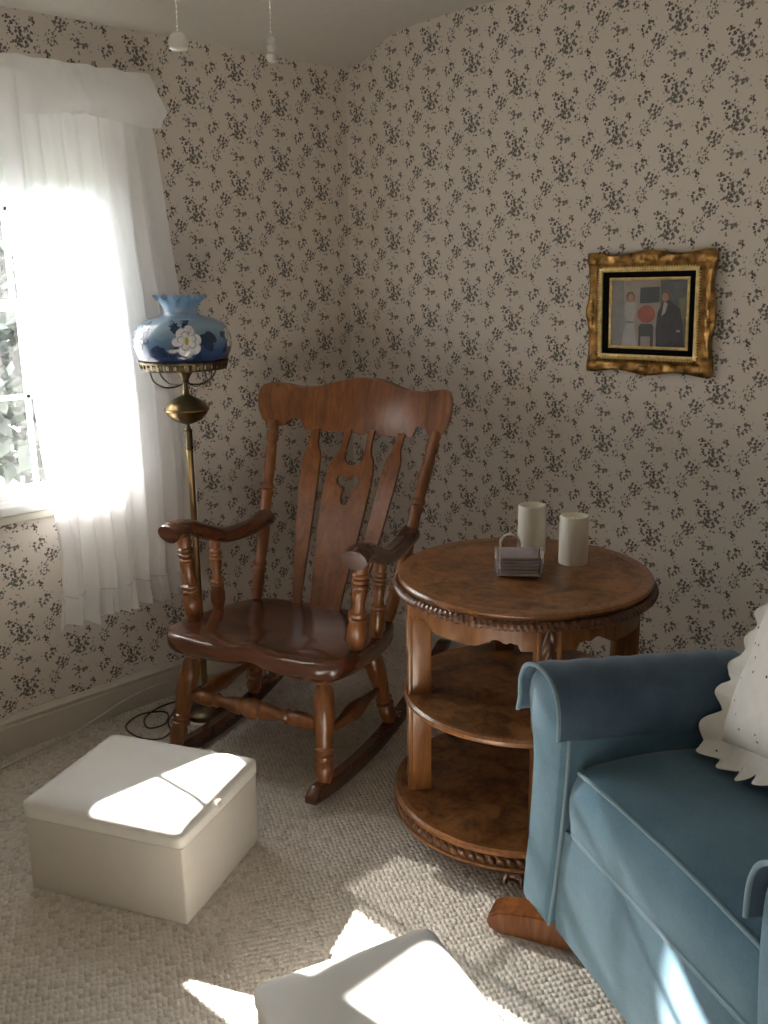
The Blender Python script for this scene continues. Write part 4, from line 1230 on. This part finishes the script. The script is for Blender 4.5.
# ------------------------------------------------------------------ outside the window
M_LAWN = mat_plain('lawn', (.05, .065, .03), .9, vary=.3, scale=3)
M_BARK = mat_plain('bark', (.03, .025, .02), .9, vary=.3, scale=14)
M_FOL = mat_plain('foliage', (.075, .085, .068), .8, vary=.4, scale=6)
lawn = struct(obj('lawn', box((-30, -20, -.75), (-.2, 24, -.6)), M_LAWN, smooth=False))
def tree(label, x, y, h, seed):
    r = random.Random(seed)
    t = thing('tree', label, 'tree', (x, y, -.6), 0, 'trees outside the window')
    bm = bmesh.new()
    add_tube(bm, catmull([(0, 0, 0), (.05, .1, h * .35), (-.05, .05, h * .7), (0, 0, h)], 6), lambda q: .14 * (1 - q) + .02, 10)
    for k in range(7):
        z = h * (.35 + .08 * k); a = r.uniform(0, 6.28); L = h * .28
        add_tube(bm, catmull([(0, 0, z), (L * .5 * math.cos(a), L * .5 * math.sin(a), z + L * .3), (L * math.cos(a), L * math.sin(a), z + L * .7)], 5), lambda q: .05 * (1 - q) + .01, 6)
    obj('trunk', bm, M_BARK, t)
    bm = bmesh.new()
    for k in range(1600):
        a, b = r.uniform(0, 6.28), r.gauss(0, 1); rr = h * .30 * r.random() ** .4
        z = h * .72 + h * .36 * max(-1, min(1, b * .5)); rr *= math.sqrt(max(.05, 1 - ((z - h * .72) / (h * .4)) ** 2))
        c = V(rr * math.cos(a), rr * math.sin(a), z); s = r.uniform(.05, .11)
        d1_ = V(r.gauss(0, 1), r.gauss(0, 1), r.gauss(0, 1)).normalized(); d2_ = d1_.orthogonal().normalized()
        bm.faces.new([bm.verts.new(c + d1_ * s), bm.verts.new(c + d2_ * s * .5), bm.verts.new(c - d1_ * s), bm.verts.new(c - d2_ * s * .5)])
    obj('crown', bm, M_FOL, t, smooth=False)
tree('tall tree with a leafy crown standing beyond the low shrub', -8.0, 2.2, 5.2, 1)
tree('second tree standing behind the curtain further from the gap', -9.5, 6.4, 6.0, 2)

tree('low dark shrub seen through the bare window gap, nearest the glass', -3.7, .15, 2.3, 5)
# ------------------------------------------------------------------ light
w = bpy.data.worlds.new('World'); SC.world = w; w.use_nodes = True
bg = w.node_tree.nodes['Background']; bg.inputs[0].default_value = (.83, .92, 1.0, 1); bg.inputs[1].default_value = 8.5
sd = bpy.data.lights.new('sun', 'SUN'); sd.energy = 44; sd.angle = math.radians(.6); sd.color = (1, .965, .90)
so = bpy.data.objects.new('sun', sd); COL.objects.link(so)
so.rotation_euler = Vector((1, .050, -.635)).to_track_quat('-Z', 'Y').to_euler(); so.location = (-6, -1.6, 5)
for i, (y0, y1, z0, z1) in enumerate(WIN):
    pd = bpy.data.lights.new('window_portal', 'AREA'); pd.shape = 'RECTANGLE'; pd.size = (y1 - y0); pd.size_y = z1 - z0
    po = bpy.data.objects.new('window_portal', pd); COL.objects.link(po)
    po.location = (-.16, (y0 + y1) / 2, (z0 + z1) / 2)
    po.rotation_euler = V(1, 0, 0).to_track_quat('-Z', 'Z').to_euler()
    try: pd.cycles.is_portal = True
    except Exception: pass

# ------------------------------------------------------------------ camera
f_px, yaw, pitch, roll = 949.287, 2.36236754, .246515223, -.0123948186
fw = V(math.cos(yaw) * math.cos(pitch), math.sin(yaw) * math.cos(pitch), -math.sin(pitch))
r0 = V(math.sin(yaw), -math.cos(yaw), 0); u0 = r0.cross(fw)
rr_ = r0 * math.cos(roll) + u0 * math.sin(roll); uu_ = u0 * math.cos(roll) - r0 * math.sin(roll)
cd = bpy.data.cameras.new('camera'); cam = bpy.data.objects.new('camera', cd); COL.objects.link(cam)
cam.matrix_world = Matrix(((rr_.x, uu_.x, -fw.x, 2.998), (rr_.y, uu_.y, -fw.y, -2.778), (rr_.z, uu_.z, -fw.z, 1.568), (0, 0, 0, 1)))
cd.sensor_fit = 'VERTICAL'; cd.sensor_height = 24.0; cd.lens = f_px * 24.0 / 1024; cd.clip_start = .02; cd.clip_end = 200
SC.camera = cam
vs = SC.view_settings
vs.view_transform = 'Standard'; vs.look = 'None'; vs.exposure = 0.38; vs.gamma = 1.0; vs.use_curve_mapping = False
try:
    SC.cycles.use_denoising = True; SC.cycles.max_bounces = 14; SC.cycles.diffuse_bounces = 8; SC.cycles.transparent_max_bounces = 24
    SC.cycles.sample_clamp_indirect = 8; SC.cycles.caustics_reflective = False; SC.cycles.caustics_refractive = False
except Exception: pass
